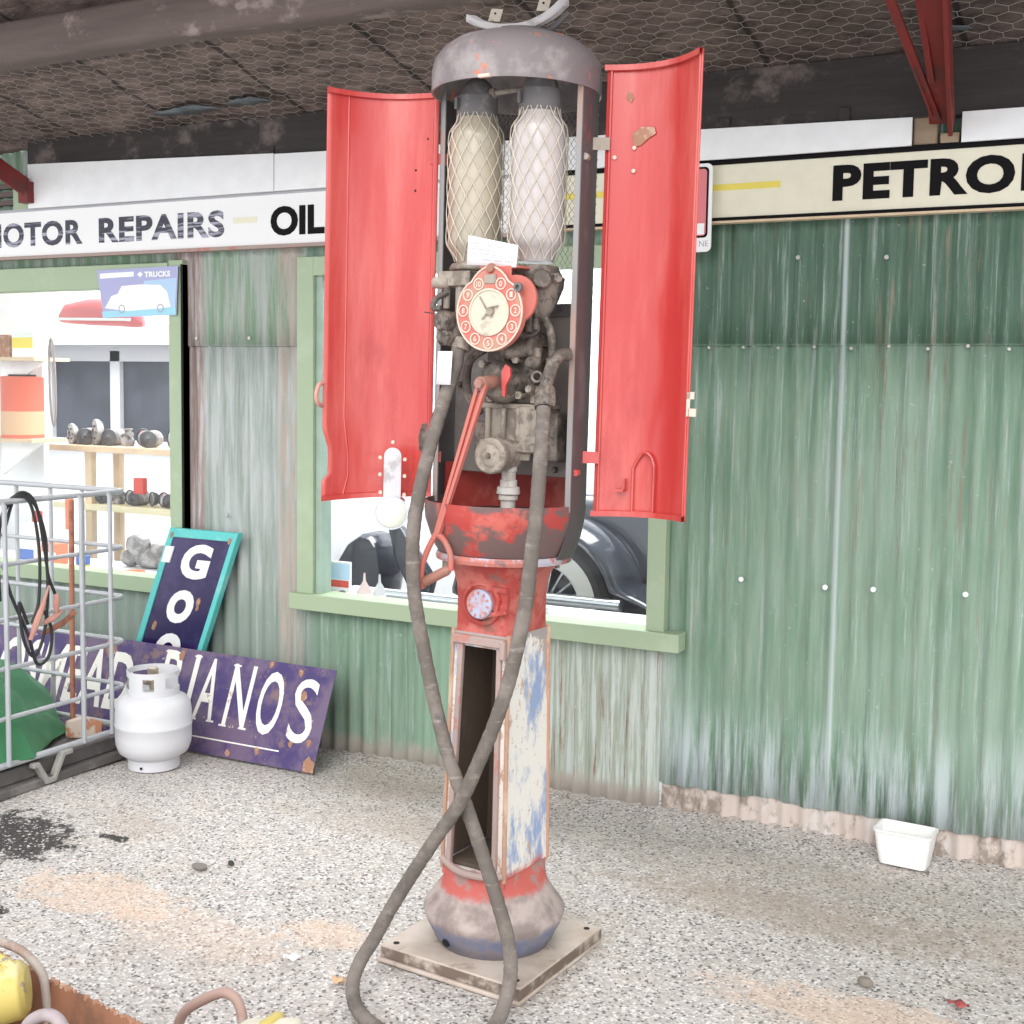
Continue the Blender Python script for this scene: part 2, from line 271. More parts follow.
def pane():
    mt = bpy.data.materials.new('window_glass'); mt.use_nodes = True; t = mt.node_tree; t.nodes.remove(t.nodes['Principled BSDF'])
    o = t.nodes['Material Output']; tr = t.nodes.new('ShaderNodeBsdfTransparent'); tr.inputs[0].default_value = (.97, .98, .98, 1)
    gl = t.nodes.new('ShaderNodeBsdfGlossy'); gl.inputs['Roughness'].default_value = .03; fr = t.nodes.new('ShaderNodeFresnel'); fr.inputs[0].default_value = 1.45
    mx = t.nodes.new('ShaderNodeMixShader'); ge = t.nodes.new('ShaderNodeNewGeometry'); mu = t.nodes.new('ShaderNodeMath'); mu.operation = 'MULTIPLY'; iv = t.nodes.new('ShaderNodeMath'); iv.operation = 'SUBTRACT'; iv.inputs[0].default_value = 1; t.links.new(ge.outputs['Backfacing'], iv.inputs[1]); t.links.new(fr.outputs[0], mu.inputs[0]); t.links.new(iv.outputs[0], mu.inputs[1]); t.links.new(mu.outputs[0], mx.inputs[0]); t.links.new(tr.outputs[0], mx.inputs[1]); t.links.new(gl.outputs[0], mx.inputs[2])
    t.links.new(mx.outputs[0], o.inputs[0]); return mt
M['pane'] = pane()

# ---------------------------------------------------------------- mesh builder
class MB:
    def __init__(s): s.v = []; s.f = []; s.mi = []; s.cur = 0
    def mat(s, i): s.cur = i; return s
    def add(s, vs, fs):
        o = len(s.v); s.v += [tuple(v) for v in vs]; s.f += [tuple(i + o for i in f) for f in fs]; s.mi += [s.cur] * len(fs); return s
    def hexa(s, p):   # 8 points: bottom 4 ccw, top 4 ccw
        return s.add(p, [(3, 2, 1, 0), (4, 5, 6, 7), (0, 1, 5, 4), (1, 2, 6, 5), (2, 3, 7, 6), (3, 0, 4, 7)])
    def box(s, x0, x1, y0, y1, z0, z1):
        return s.hexa([(x0, y0, z0), (x1, y0, z0), (x1, y1, z0), (x0, y1, z0), (x0, y0, z1), (x1, y0, z1), (x1, y1, z1), (x0, y1, z1)])
    def obox(s, c, ax, ay, az, hx, hy, hz):
        c, ax, ay, az = Vector(c), Vector(ax).normalized(), Vector(ay).normalized(), Vector(az).normalized(); P = []
        for k in (-1, 1):
            for i, j in ((-1, -1), (1, -1), (1, 1), (-1, 1)): P.append(c + ax * hx * i + ay * hy * j + az * hz * k)
        return s.hexa(P)
    def bar(s, a, b, w, h, up=(0, 0, 1)):
        a, b = Vector(a), Vector(b); d = (b - a); L = d.length; d.normalize(); x = d.cross(Vector(up)).normalized(); y = x.cross(d)
        return s.obox((a + b) / 2, x, y, d, w / 2, h / 2, L / 2)
    def tube(s, pts, r, n=12, caps=True, closed=False):
        pts = [Vector(p) for p in pts]; N = len(pts); rs = r if isinstance(r, (list, tuple)) else [r] * N
        t0 = (pts[1] - pts[0]).normalized(); up = Vector((0, 0, 1)) if abs(t0.z) < .9 else Vector((1, 0, 0)); x = t0.cross(up).normalized()
        vs = []
        for i, p in enumerate(pts):
            a = pts[i - 1] if (i > 0 or closed) else pts[i]; b = pts[(i + 1) % N] if (i < N - 1 or closed) else pts[i]
            t = (b - a).normalized(); x = (x - t * x.dot(t)).normalized(); y = t.cross(x)
            for k in range(n): an = 2 * pi * k / n; vs.append(p + (x * math.cos(an) + y * math.sin(an)) * rs[i])
        fs = []
        for i in range(N if closed else N - 1):
            j = (i + 1) % N
            for k in range(n): fs.append((i * n + k, i * n + (k + 1) % n, j * n + (k + 1) % n, j * n + k))
        if caps and not closed: fs += [tuple(reversed(range(n))), tuple((N - 1) * n + k for k in range(n))]
        return s.add(vs, fs)
    def cyl(s, a, b, r, r2=None, n=20): return s.tube([a, b], [r, r if r2 is None else r2], n)
    def lathe(s, prof, c=(0, 0, 0), axis=(0, 0, 1), n=40, a0=0, a1=2 * pi, close=False):
        c = Vector(c); az = Vector(axis).normalized(); up = Vector((1, 0, 0)) if abs(az.x) < .9 else Vector((0, 1, 0)); ax = (up - az * up.dot(az)).normalized(); ay = az.cross(ax)
        full = abs(a1 - a0 - 2 * pi) < 1e-6; cnt = n if full else n + 1; vs = []
        for (r, z) in prof:
            for k in range(cnt): an = a0 + (a1 - a0) * k / n; vs.append(c + ax * r * math.cos(an) + ay * r * math.sin(an) + az * z)
        fs = []; P = len(prof)
        for i in range(P if close else P - 1):
            j = (i + 1) % P
            for k in range(n): k2 = (k + 1) % cnt; fs.append((i * cnt + k, i * cnt + k2, j * cnt + k2, j * cnt + k))
        return s.add(vs, fs)
    def disc(s, c, axis, r, h, n=28, bev=.15): return s.lathe([(0, h), (r * (1 - bev * .5), h), (r, h * (1 - bev)), (r, 0), (0, 0)], c, axis, n)
    def prism(s, poly, fn, t0, t1):   # poly 2d -> fn(u,v,t)
        n = len(poly); vs = [fn(u, v, t0) for u, v in poly] + [fn(u, v, t1) for u, v in poly]
        return s.add(vs, [tuple(reversed(range(n))), tuple(range(n, 2 * n))] + [(k, (k + 1) % n, n + (k + 1) % n, n + k) for k in range(n)])
    def loft(s, rings, cap=True):
        n = len(rings[0]); vs = [p for r in rings for p in r]; fs = []
        for i in range(len(rings) - 1):
            for k in range(n): fs.append((i * n + k, i * n + (k + 1) % n, (i + 1) * n + (k + 1) % n, (i + 1) * n + k))
        if cap: fs += [tuple(reversed(range(n))), tuple((len(rings) - 1) * n + k for k in range(n))]
        return s.add(vs, fs)
    def grid(s, fn, nu, nv):
        vs = [fn(i / nu, j / nv) for j in range(nv + 1) for i in range(nu + 1)]
        return s.add(vs, [(j * (nu + 1) + i, j * (nu + 1) + i + 1, (j + 1) * (nu + 1) + i + 1, (j + 1) * (nu + 1) + i) for j in range(nv) for i in range(nu)])
    def build(s, name, mats, parent=None, org=(0, 0, 0), smooth=35, bev=0, solid=0, fixn=True):
        me = bpy.data.meshes.new(name); ox = Vector(org)
        me.from_pydata([tuple(Vector(v) - ox) for v in s.v], [], s.f)
        if not isinstance(mats, (list, tuple)): mats = [mats]
        for mm in mats: me.materials.append(M[mm] if isinstance(mm, str) else mm)
        me.polygons.foreach_set('material_index', s.mi)
        if fixn:
            import bmesh
            b = bmesh.new(); b.from_mesh(me); bmesh.ops.recalc_face_normals(b, faces=b.faces); b.to_mesh(me); b.free()
        if smooth:
            me.shade_smooth(); me.set_sharp_from_angle(angle=math.radians(smooth))
        me.update()
        o = bpy.data.objects.new(name, me); COL.objects.link(o); o.location = ox
        if parent: o.parent = parent
        if bev:
            md = o.modifiers.new('bevel', 'BEVEL'); md.width = bev; md.segments = 2; md.limit_method = 'ANGLE'
        if solid:
            md = o.modifiers.new('solid', 'SOLIDIFY'); md.thickness = solid
        return o
def tag(o, label, cat, group=None):
    o['label'] = label; o['category'] = cat
    if group: o['group'] = group
    return o
def thing(name, label, cat, loc=(0, 0, 0), group=None):
    o = bpy.data.objects.new(name, None); COL.objects.link(o); o.location = loc; o.empty_display_size = .1
    return tag(o, label, cat, group)
def struct(o): o['kind'] = 'structure'; return o
class Local:
    """parts of a thing, given in place coordinates, become children measured from the thing's base"""
    def __init__(s, root): s.r = root; s.o = Vector(root.location)
    def part(s, name, mb, mats, parent=None, **k):
        mb.v = [tuple(Vector(v) - s.o) for v in mb.v]; return mb.build(name, mats, parent or s.r, **k)
def spline(pts, n=8):
    pts = [Vector(p) for p in pts]; out = []
    P = [pts[0] * 2 - pts[1]] + pts + [pts[-1] * 2 - pts[-2]]
    for i in range(1, len(P) - 2):
        for k in range(n):
            t = k / n; a, b, c, d = P[i - 1], P[i], P[i + 1], P[i + 2]
            out.append(.5 * ((2 * b) + (c - a) * t + (2 * a - 5 * b + 4 * c - d) * t * t + (3 * b - a - 3 * c + d) * t ** 3))
    return out + [pts[-1]]
def text_mb(txt, fn, w, h, depth=.002, bold=0.0, mb=None, x0=0, y0=0, slant=0):
    """letters fitted into a w x h box at (x0,y0); fn(u,v,t) places them on their surface"""
    cu = bpy.data.curves.new('t', 'FONT'); cu.body = txt; cu.size = 1; cu.space_character = 1.08 if len(txt) > 3 else 1; cu.offset = bold; cu.resolution_u = 4; cu.fill_mode = 'FRONT'
    ob = bpy.data.objects.new('t', cu); COL.objects.link(ob); dg = bpy.context.evaluated_depsgraph_get()
    me = bpy.data.meshes.new_from_object(ob.evaluated_get(dg)); vs = [v.co.copy() for v in me.vertices]; fs = [tuple(p.vertices) for p in me.polygons]
    bpy.data.objects.remove(ob); bpy.data.curves.remove(cu); bpy.data.meshes.remove(me)
    a = min(v.x for v in vs); b = max(v.x for v in vs); c = min(v.y for v in vs); d = max(v.y for v in vs)
    mb = mb or MB(); P = []; pos = []
    for v in vs:
        vv = (v.y - c) / (d - c) * h; pos.append((x0 + (v.x - a) / (b - a) * w + slant * vv, y0 + vv))
    n = len(vs); P = [fn(u, v, depth) for u, v in pos] + [fn(u, v, 0) for u, v in pos]
    ed = {}
    for f in fs:
        for i in range(len(f)):
            e = (f[i], f[(i + 1) % len(f)]); k = tuple(sorted(e)); ed.setdefault(k, []).append(e)
    side = [(e[0][1], e[0][0], e[0][0] + n, e[0][1] + n) for k, e in ed.items() if len(e) == 1]
    mb.add(P, fs + side); return mb

# ---------------------------------------------------------------- ground
g = MB()
def gf(u, v):
    x = -9 + u * 12; y = -1 + v * 5.6
    z = (mnoise.noise(Vector((x * 1.3, y * 1.3, 0))) * .012 + mnoise.noise(Vector((x * 5, y * 5, 3))) * .004) - .006
    if -2.0 < x < -1.25 and 2.4 < y < 3.5: z *= .3
    z += max(0, (y - 4.3)) * .08
    return (x, y, z)
g.grid(gf, 240, 120)
struct(g.build('floor', 'gravel', smooth=60))
# ---------------------------------------------------------------- wall of corrugated iron
def corr(mb, x0, x1, z0, z1, y=4.46, pitch=.0762, dep=.009, zf=None):
    n = max(2, int((x1 - x0) / pitch * 8)); xs = [x0 + (x1 - x0) * i / n for i in range(n + 1)]; nz = 6; vs = []
    for j in range(nz + 1):
        for x in xs:
            zb = z0 + (zf(x) if zf else 0); vs.append((x, y + dep * math.cos(2 * pi * x / pitch) + .004 * mnoise.noise(Vector((x * 1.5, zb + j, 1))), zb + (z1 - zb) * j / nz))
    k = n + 1; mb.add(vs, [(j * k + i, j * k + i + 1, (j + 1) * k + i + 1, (j + 1) * k + i) for j in range(nz) for i in range(n)])
wb = MB(); jag = lambda x: .012 * mnoise.noise(Vector((x * 6, 0, 5)))
corr(wb, -9, -4.03, -.03, .65); corr(wb, -4.03, -3.325, -.03, 1.768); corr(wb, -3.325, -1.67, -.03, .65)
corr(wb, -1.67, -1.025, .1, 1.768, zf=jag); corr(wb, -1.03, 3, .1, 1.768, y=4.457, zf=jag)
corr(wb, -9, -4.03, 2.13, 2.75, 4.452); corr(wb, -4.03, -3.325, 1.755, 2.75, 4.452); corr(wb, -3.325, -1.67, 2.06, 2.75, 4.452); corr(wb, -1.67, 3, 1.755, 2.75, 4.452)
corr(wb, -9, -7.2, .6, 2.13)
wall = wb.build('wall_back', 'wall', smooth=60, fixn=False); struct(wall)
md = wall.modifiers.new('solid', 'SOLIDIFY'); md.thickness = .002
sk = MB(); corr(sk, -1.66, 3, -.05, .115, 4.468, dep=.012)
struct(sk.build('baseboard_right', 'skirt', smooth=60, fixn=False))
sc = MB()   # roofing screws with washers, part of the wall face
for x, z in ((-1.366, .908), (-1.059, .905), (-.892, .912), (-.587, .922)): sc.disc((x, 4.452, z), (0, -1, 0), .0095, .006, 12)
sc.mat(1)
for i in range(9): sc.disc((-1.51 + i * .128, 4.447, 1.748 + .006 * math.sin(i * 3)), (0, -1, 0), .006, .006, 10)
for x, z in ((-1.192, 2.061), (-.889, 2.052), (-3.62, 1.79), (-3.92, 1.79), (-3.75, 1.0)): sc.disc((x, 4.44, z), (0, -1, 0), .008, .006, 10)
struct(sc.build('trim_1', ['white', 'steel']))
fb = MB(); fb.hexa([(-4.93, 4.40, 2.5), (3, 4.40, 2.5), (3, 4.47, 2.5), (-4.93, 4.47, 2.5), (-4.93, 4.40, 2.735), (3, 4.40, 2.70), (3, 4.47, 2.70), (-4.93, 4.47, 2.735)])
fb.box(-9, -4.93, 4.5, 4.56, 2.5, 2.75)
for x in (-4.83, -4.25, -3.49, -2.4, -1.48, -1.06): fb.box(x, x + .04, 4.392, 4.41, 2.50, 2.60 if x < -3 else 2.555)
struct(fb.build('trim_2', 'fascia', bev=.004))
# roof
RS = .22
def rz(y): return 2.735 + RS * (4.45 - y)
c = MB()
def cf(u, v):
    x = -9 + 11.5 * u; y = 2.3 + 2.17 * v
    z = rz(y) + .018 * mnoise.noise(Vector((x * 4, y * 4, 0))) + .012 * mnoise.noise(Vector((x * 13, y * 13, 2)))
    if v > .985: z -= .02 + .03 * abs(mnoise.noise(Vector((x * 9, 0, 4)))); y -= .02
    return (x, y, z)
c.grid(cf, 420, 80); ro = struct(c.build('ceiling', 'ceil', smooth=50, fixn=False))
md = ro.modifiers.new('solid', 'SOLIDIFY'); md.thickness = .01
bm_ = MB()
def beamy(u): return 3.42
pts = [(-9 + i * .6, 3.45, rz(3.45) - .112 + .006 * math.sin(i * 2.1)) for i in range(20)]
vs = []
for p in pts:
    for k in range(14):
        a = 2 * pi * k / 14; ca, sa = math.cos(a), math.sin(a); q = .4
        vs.append((p[0], p[1] + .055 * math.copysign(abs(ca) ** q, ca), p[2] + .08 * math.copysign(abs(sa) ** q, sa)))
bm_.add(vs, [(i * 14 + k, i * 14 + (k + 1) % 14, (i + 1) * 14 + (k + 1) % 14, (i + 1) * 14 + k) for i in range(19) for k in range(14)])
struct(bm_.build('trim_3', 'beam', smooth=50))
# chicken wire under the roof lining
cw = MB(); W_ = .074; H_ = .066
def seg(a, b, r=.0009):
    a, b = Vector(a), Vector(b); d = (b - a).normalized(); x = d.cross(Vector((0, 0, 1))).normalized() * r; y = Vector((0, 0, r))
    vs = []
    for p in (a, b): vs += [p + x, p - x * .5 + y * .87, p - x * .5 - y * .87]
    cw.add(vs, [(0, 1, 4, 3), (1, 2, 5, 4), (2, 0, 3, 5)])
def wp(x, y): 
    q = Vector((x * 7, y * 7, 0)); dx = .016 * mnoise.noise(q); dy = .016 * mnoise.noise(q + Vector((9, 9, 9)))
    return (x + dx, y + dy, rz(y) - .03 + .012 * mnoise.noise(Vector((x * 3, y * 3, 5))))
j = 0; y = 3.5
while y < 4.36:
    off = (j % 2) * W_ / 2; x = -5.2 + off
    while x < .2:
        A = (x, y); B = (x + W_ / 2, y + H_ * .28); Cc = (x + W_, y); 
        seg(wp(*A), wp(*B)); seg(wp(*B), wp(*Cc)); seg(wp(*B), wp(B[0], y + H_ * .72 + .0))
        x += W_
    j += 1; y += H_ * .72
wm = cw.build('chicken_wire', 'chicken', smooth=0, fixn=False)
tag(wm, 'hexagonal chicken wire netting stretched under the charred roof lining', 'wire netting')
# tears along the ceiling edge; sky light in the gaps painted as blue-grey patches
for (x0, x1, yy, hh, lab) in ((-3.99, -3.62, 4.26, .07, 'ragged tear in the roof lining with bluish sky light painted in, the wider one left of the pump'), (-3.57, -3.34, 4.24, .06, 'ragged tear in the roof lining with bluish sky light painted in, just left of the open red door'), (-.76, -.62, 4.28, .05, 'small ragged tear in the roof lining with bluish sky light painted in, beside the red steel strut')):
    p = MB(); n = 14; top = []; bot = []
    for i in range(n + 1):
        x = x0 + (x1 - x0) * i / n; e = math.sin(pi * i / n) ** .4
        top.append((x, yy - hh * e * random.uniform(.6, 1), 0)); bot.append((x, yy + hh * .5 * e * random.uniform(.5, 1), 0))
    vs = [(a[0], a[1], rz(a[1]) - .034) for a in top] + [(a[0], a[1], rz(a[1]) - .030) for a in bot]
    p.add(vs, [(i, i + 1, n + 2 + i, n + 1 + i) for i in range(n)])
    o = p.build('sky_tear_patch', flat('blue_grey_sky_paint', (.13, .145, .155), .5, .2, var=.3), solid=.002); tag(o, lab, 'foil scrap')
# side blocking walls beyond the frame edge are open air; building behind windows
# ---------------------------------------------------------------- windows
def pbox(name, b, mt, **k): mb = MB(); mb.box(*b); return mb.build(name, mt, **k)
w1 = bpy.data.objects.new('window_1', None); COL.objects.link(w1); struct(w1); w1.location = (-4.04, 4.45, .6)
L1 = Local(w1)
a = MB(); a.box(-4.065, -3.982, 4.415, 4.5, .6, 2.14); a.box(-7.2, -4.065, 4.41, 4.5, 2.02, 2.13); a.box(-7.2, -4.06, 4.40, 4.51, .613, .684)
L1.part('window_frame', a, 'greenpaint', bev=.003)
a = MB(); a.box(-3.982, -3.984, 4.405, 4.5, .6, 2.12); L1.part('dark_edge_strip', a, 'blackedge')
a = MB(); a.box(-7.2, -4.06, 4.47, 4.474, .668, 2.035); L1.part('pane', a, 'pane')
a = MB(); a.box(-7.2, -4.0, 4.51, 4.95, .60, .64); L1.part('window_sill', a, 'indoor')
w2 = bpy.data.objects.new('window_2', None); COL.objects.link(w2); struct(w2); w2.location = (-2.5, 4.45, .6)
L2 = Local(w2)
a = MB(); a.box(-3.342, -3.256, 4.41, 4.5, .671, 2.13); a.box(-1.718, -1.645, 4.41, 4.5, .671, 2.13); a.box(-3.342, -1.645, 4.412, 4.5, 2.05, 2.13); a.box(-3.362, -1.575, 4.38, 4.51, .621, .691)
L2.part('window_frame', a, 'greenpaint', bev=.003)
a = MB(); a.box(-3.256, -3.222, 4.43, 4.5, .671, 2.06); L2.part('window_stile', a, 'greenstile', bev=.003)
a = MB(); a.box(-3.25, -1.70, 4.475, 4.479, .671, 2.05); L2.part('pane', a, 'pane')
a = MB(); a.box(-3.29, -1.70, 4.51, 4.78, .63, .675); L2.part('window_sill', a, 'indoor')
# interior rooms
struct(pbox('floor_inside', (-13, 0, 4.55, 7.6, -.05, 0), 'indoorfloor'))
struct(pbox('wall_inside_back', (-13, 0, 7.4, 7.5, 0, 3), 'indoor')); struct(pbox('ceiling_inside', (-13, 0, 4.56, 7.5, 2.95, 3), 'indoor'))
struct(pbox('wall_inside_right', (-.1, 0, 4.56, 7.5, 0, 2.95), 'indoor')); struct(pbox('wall_inside_left', (-13.1, -13, 4.56, 7.5, 0, 2.95), 'indoor'))
struct(pbox('wall_inside_middle', (-3.95, -3.85, 4.56, 7.4, 0, 2.95), 'indoor'))
struct(pbox('wall_inside_partition', (-12, -5.80, 5.26, 5.30, 0, 2.95), 'indoor'))
# ---------------------------------------------------------------- signs on the wall
def wallfn(y): return lambda u, v, t: (u, y - t, v)
t = thing('motor_repairs_sign', 'long white painted signboard reading MOTOR REPAIRS and OIL above the left window', 'sign', (-4.2, 4.4, 2.18))
L = Local(t)
a = MB(); a.box(-6.2, -2.3, 4.405, 4.43, 2.185, 2.40); L.part('board', a, 'signwhite')
a = MB(); a.box(-6.2, -2.3, 4.398, 4.432, 2.398, 2.410); a.mat(1); a.box(-6.2, -2.3, 4.395, 4.432, 2.172, 2.187); L.part('edge_trim', a, ['ink', 'frame_dust'])
a = text_mb('MOTOR', wallfn(4.405), .665, .116, .002, .034, None, -5.245, 2.231); text_mb('REPAIRS', wallfn(4.405), 0.745, .116, .002, .034, a, -4.475, 2.230)
L.part('lettering', a, 'letter_blue', smooth=0)
a = text_mb('OIL', wallfn(4.405), .283, .125, .002, .04, None, -3.476, 2.222); L.part('oil_lettering', a, 'black', smooth=0)
a = MB(); a.box(-3.68, -3.55, 4.403, 4.405, 2.285, 2.31); L.part('faded_dash', a, 'pale_yellow')
t = thing('petrol_sign', 'cream signboard with black border reading PETROL on the right', 'sign', (-1, 4.4, 2.2)); L = Local(t)
a = MB(); a.box(-2.28, 1.2, 4.405, 4.43, 2.2, 2.405); L.part('board', a, 'cream')
a = MB(); a.box(-2.28, 1.2, 4.398, 4.432, 2.392, 2.412); a.box(-2.28, 1.2, 4.400, 4.432, 2.194, 2.207); a.mat(1); a.box(-2.28, 1.2, 4.392, 4.432, 2.186, 2.194); L.part('edge_trim', a, ['black', 'shelfwood'])
a = text_mb('PETRO', wallfn(4.405), .583, .122, .002, .044, None, -1.072, 2.243); text_mb('L', wallfn(4.405), .085, .118, .002, .044, a, -.470, 2.245); L.part('lettering', a, 'black', smooth=0)
a = MB(); a.box(-2.25, -1.255, 4.403, 4.405, 2.302, 2.324); L.part('yellow_stripe', a, 'yellow')
def ubo(x0, x1, za, zb, lab, hole=False):
    o = MB(); y0, y1 = 4.378, 4.39
    o.hexa([(x0, y0, 2.408), (x1, y0, 2.408), (x1, y1, 2.408), (x0, y1, 2.408), (x0, y0, za), (x1, y0, zb), (x1, y1, zb), (x0, y1, za)])
    ob = o.build('blank_board', 'white', org=(x0, y1, 2.408)); tag(ob, lab, 'board', 'blank white boards above the signs')
    if hole:
        q = MB(); pts = [(-.006, .0), (.008, -.012), (.016, .01), (.018, .035), (.01, .052), (-.002, .056), (-.014, .04), (-.016, .015)]
        q.prism([(-3.983 - x0 + p[0], 2.44 - 2.408 + p[1]) for p in pts], lambda u, v, s_: (u, -.0105 - s_, v), 0, .0008); q.build('rust_hole', 'rust', ob)
ubo(-4.905, -3.44, 2.615, 2.565, 'blank white board above the word REPAIRS, with one rusty hole', True)
ubo(-3.435, -.812, 2.562, 2.499, 'long blank white board running behind the pump, ending left of the bare timber post')
ubo(-.655, 1.2, 2.504, 2.49, 'blank white board at the right edge, right of the bare timber post')
t = thing('enamel_sign', 'small red enamel sign with white rounded border hanging behind the right pump door', 'sign', (-1.6, 4.37, 2.1)); L = Local(t)
def rrect(x0, x1, z0, z1, r, n=5):
    P = []
    for cx, cz, a0 in ((x1 - r, z1 - r, 0), (x0 + r, z1 - r, 90), (x0 + r, z0 + r, 180), (x1 - r, z0 + r, 270)):
        for k in range(n + 1): an = math.radians(a0 + 90 * k / n); P.append((cx + r * math.cos(an), cz + r * math.sin(an)))
    return P
a = MB(); a.prism(rrect(-1.78, -1.49, 2.085, 2.395, .02), wallfn(4.375), 0, .006); L.part('plate', a, 'white')
a = MB(); a.prism(rrect(-1.765, -1.503, 2.135, 2.383, .015), wallfn(4.369), 0, .001); L.part('border', a, 'blue' if False else 'black')
a = MB(); a.prism(rrect(-1.758, -1.510, 2.142, 2.376, .012), wallfn(4.368), 0, .001); a.mat(1); a.box(-1.545, -1.515, 4.3655, 4.367, 2.146, 2.185); L.part('red_panel', a, ['pinkred', 'white'], smooth=0)
a = text_mb('NE', wallfn(4.369), .034, .02, .001, .0, None, -1.533, 2.104); L.part('lettering', a, 'ink', smooth=0)
# poster on the left window
t = thing('truck_poster', 'pale poster of a light-coloured truck reading TRUCKS, stuck on the left window corner', 'poster', (-4.25, 4.4, 1.9)); L = Local(t)
a = MB(); P = [(-4.492, 2.106), (-4.45, 1.885), (-4.008, 1.893), (-3.995, 2.112)]; a.prism(P, wallfn(4.405), 0, .002); L.part('sheet', a, 'lilac', smooth=0)
a = MB(); a.prism([(-4.455, 1.887), (-4.010, 1.895), (-4.012, 1.93), (-4.461, 1.915)], wallfn(4.403), 0, .0006); a.mat(1); a.prism([(-4.2, 1.93), (-4.015, 1.93), (-4.003, 2.06), (-4.2, 2.05)], wallfn(4.4029), 0, .0004); L.part('printed_ground', a, ['aqua', 'sky'], smooth=0)
tp = [(-4.44, 1.93), (-4.40, 1.985), (-4.36, 1.995), (-4.335, 2.03), (-4.22, 2.035), (-4.10, 2.03), (-4.06, 2.0), (-4.04, 1.93), (-4.1, 1.925), (-4.3, 1.915)]
a = MB(); a.prism(tp, wallfn(4.4024), 0, .0006); L.part('printed_truck', a, 'white', smooth=0)
for cx in (-4.335, -4.1):
    a = MB(); a.lathe([(.02, 0), (.02, .001), (.015, .001), (.015, 0)], (cx, 4.4015, 1.925), (0, -1, 0), 16); L.part('printed_wheel', a, 'ink')
a = text_mb('TRUCKS', wallfn(4.4024), .155, .026, .0006, .05, None, -4.195, 2.066); a.prism([(-4.24, 2.08), (-4.22, 2.093), (-4.205, 2.08), (-4.22, 2.067)], wallfn(4.4024), 0, .0006); a.prism([(-4.47, 2.066), (-4.26, 2.072), (-4.26, 2.094), (-4.47, 2.09)], wallfn(4.4024), 0, .0006); L.part('lettering', a, 'white', smooth=0)
# timber post and red steel struts under the roof
t = pbox('timber_post', (-.815, -.735, 4.41, 4.46, 2.41, 2.575), 'oldwood', org=(-.775, 4.43, 2.41), bev=.008); tag(t, 'short bare weathered timber post between the white boards under the right strut', 'post')
t = pbox('timber_block', (-.725, -.665, 4.40, 4.46, 2.41, 2.445), 'oldwood', org=(-.695, 4.43, 2.41), bev=.004); tag(t, 'small timber block under the foot of the right red strut', 'post')
t = thing('steel_strut', 'dark red steel angle strut rising to the roof above the word PETROL', 'roof strut', (-.70, 4.38, 2.45)); L = Local(t)
up_ = (0, .4, .92)
a = MB(); e0 = Vector((-.685, 4.365, 2.46)); e1 = Vector((-.60, 3.55, 2.83)); a.bar(e0, e1, .014, .085, up_); a.bar(e0 + Vector((-.03, 0, .01)), e1 + Vector((-.035, 0, .01)), .08, .010, up_); L.part('angle', a, 'redsteel', bev=.002)
a = MB(); a.bar((-.725, 4.33, 2.475), (-.80, 3.62, 2.80), .028, .012, up_); a.bar((-.735, 4.30, 2.49), (-.81, 3.62, 2.82), .008, .03, up_); L.part('brace', a, 'redsteel', bev=.002)
a = MB(); a.bar((-.715, 4.15, 2.56), (-.70, 3.62, 2.84), .02, .03, up_); L.part('middle_brace', a, 'redsteel', bev=.002)
t = thing('steel_strut', 'dark red steel strut at the left edge, ending at the pale green post', 'roof strut', (-4.87, 4.36, 2.48)); L = Local(t)
a = MB(); a.bar((-4.875, 4.34, 2.50), (-4.93, 3.4, 2.93), .012, .09, (0, .5, .86)); a.bar((-4.91, 4.34, 2.52), (-4.96, 3.4, 2.97), .07, .01, (0, .5, .86)); L.part('angle', a, 'redsteel', bev=.002)
a = MB(); a.box(-4.93, -4.865, 4.34, 4.42, 2.43, 2.53); L.part('foot_plate', a, 'redsteel', bev=.003)
t = pbox('green_post', (-5.03, -4.915, 4.40, 4.45, 2.41, 2.56), 'greenpaint', org=(-4.97, 4.43, 2.41)); tag(t, 'pale green timber post left of the white board at the left edge', 'post')
for i, z in enumerate((2.45, 2.49, 2.53)):
    t = pbox('timber_batten', (-5.5, -5.04, 4.42, 4.46, z - .012, z + .012), 'beam', org=(-5.2, 4.44, z)); tag(t, ('lowest', 'middle', 'topmost')[i] + ' dark batten left of the pale green post', 'batten', 'battens left of the green post')

# ================================================================ THE FUEL PUMP
nn = Vector((-.47013906, .88259235, 0)); rot = Matrix.Rotation(math.radians(.75), 4, nn); 
if (rot @ Vector((0, 0, 1))).x < 0: rot = Matrix.Rotation(math.radians(-.75), 4, nn)
pump = thing('fuel_pump', 'tall old red twin-cylinder petrol pump with open curved doors, standing on a square base plate', 'fuel pump')
pump.matrix_world = Matrix.Translation((-1.63, 3.06, 0)) @ rot @ Matrix.Rotation(math.radians(-4), 4, 'Z')
def part(name, mb, mt, parent=None, **k): return mb.build(name, mt, parent or pump, **k)
a = MB(); a.box(-.228, .228, -.228, .228, .012, .047); a.box(-.235, .23, -.236, .228, .0, .012); bp = part('base_plate', a, 'plinth', bev=.004)
for sx in (-1, 1):
    for sy in (-1, 1): a = MB(); a.lathe([(0, .0478), (.009, .0478), (.009, .046)], (sx * .195, sy * .195, 0), n=14); part('bolt_hole', a, 'dark', bp)
def ring(hx, hy, z, p, n=48, cx=0):   # superellipse
    P = []
    for k in range(n):
        an = 2 * pi * (k + .5) / n; c_, s_ = math.cos(an), math.sin(an)
        P.append((cx + hx * math.copysign(abs(c_) ** (2 / p), c_), hy * math.copysign(abs(s_) ** (2 / p), s_), z))
    return P
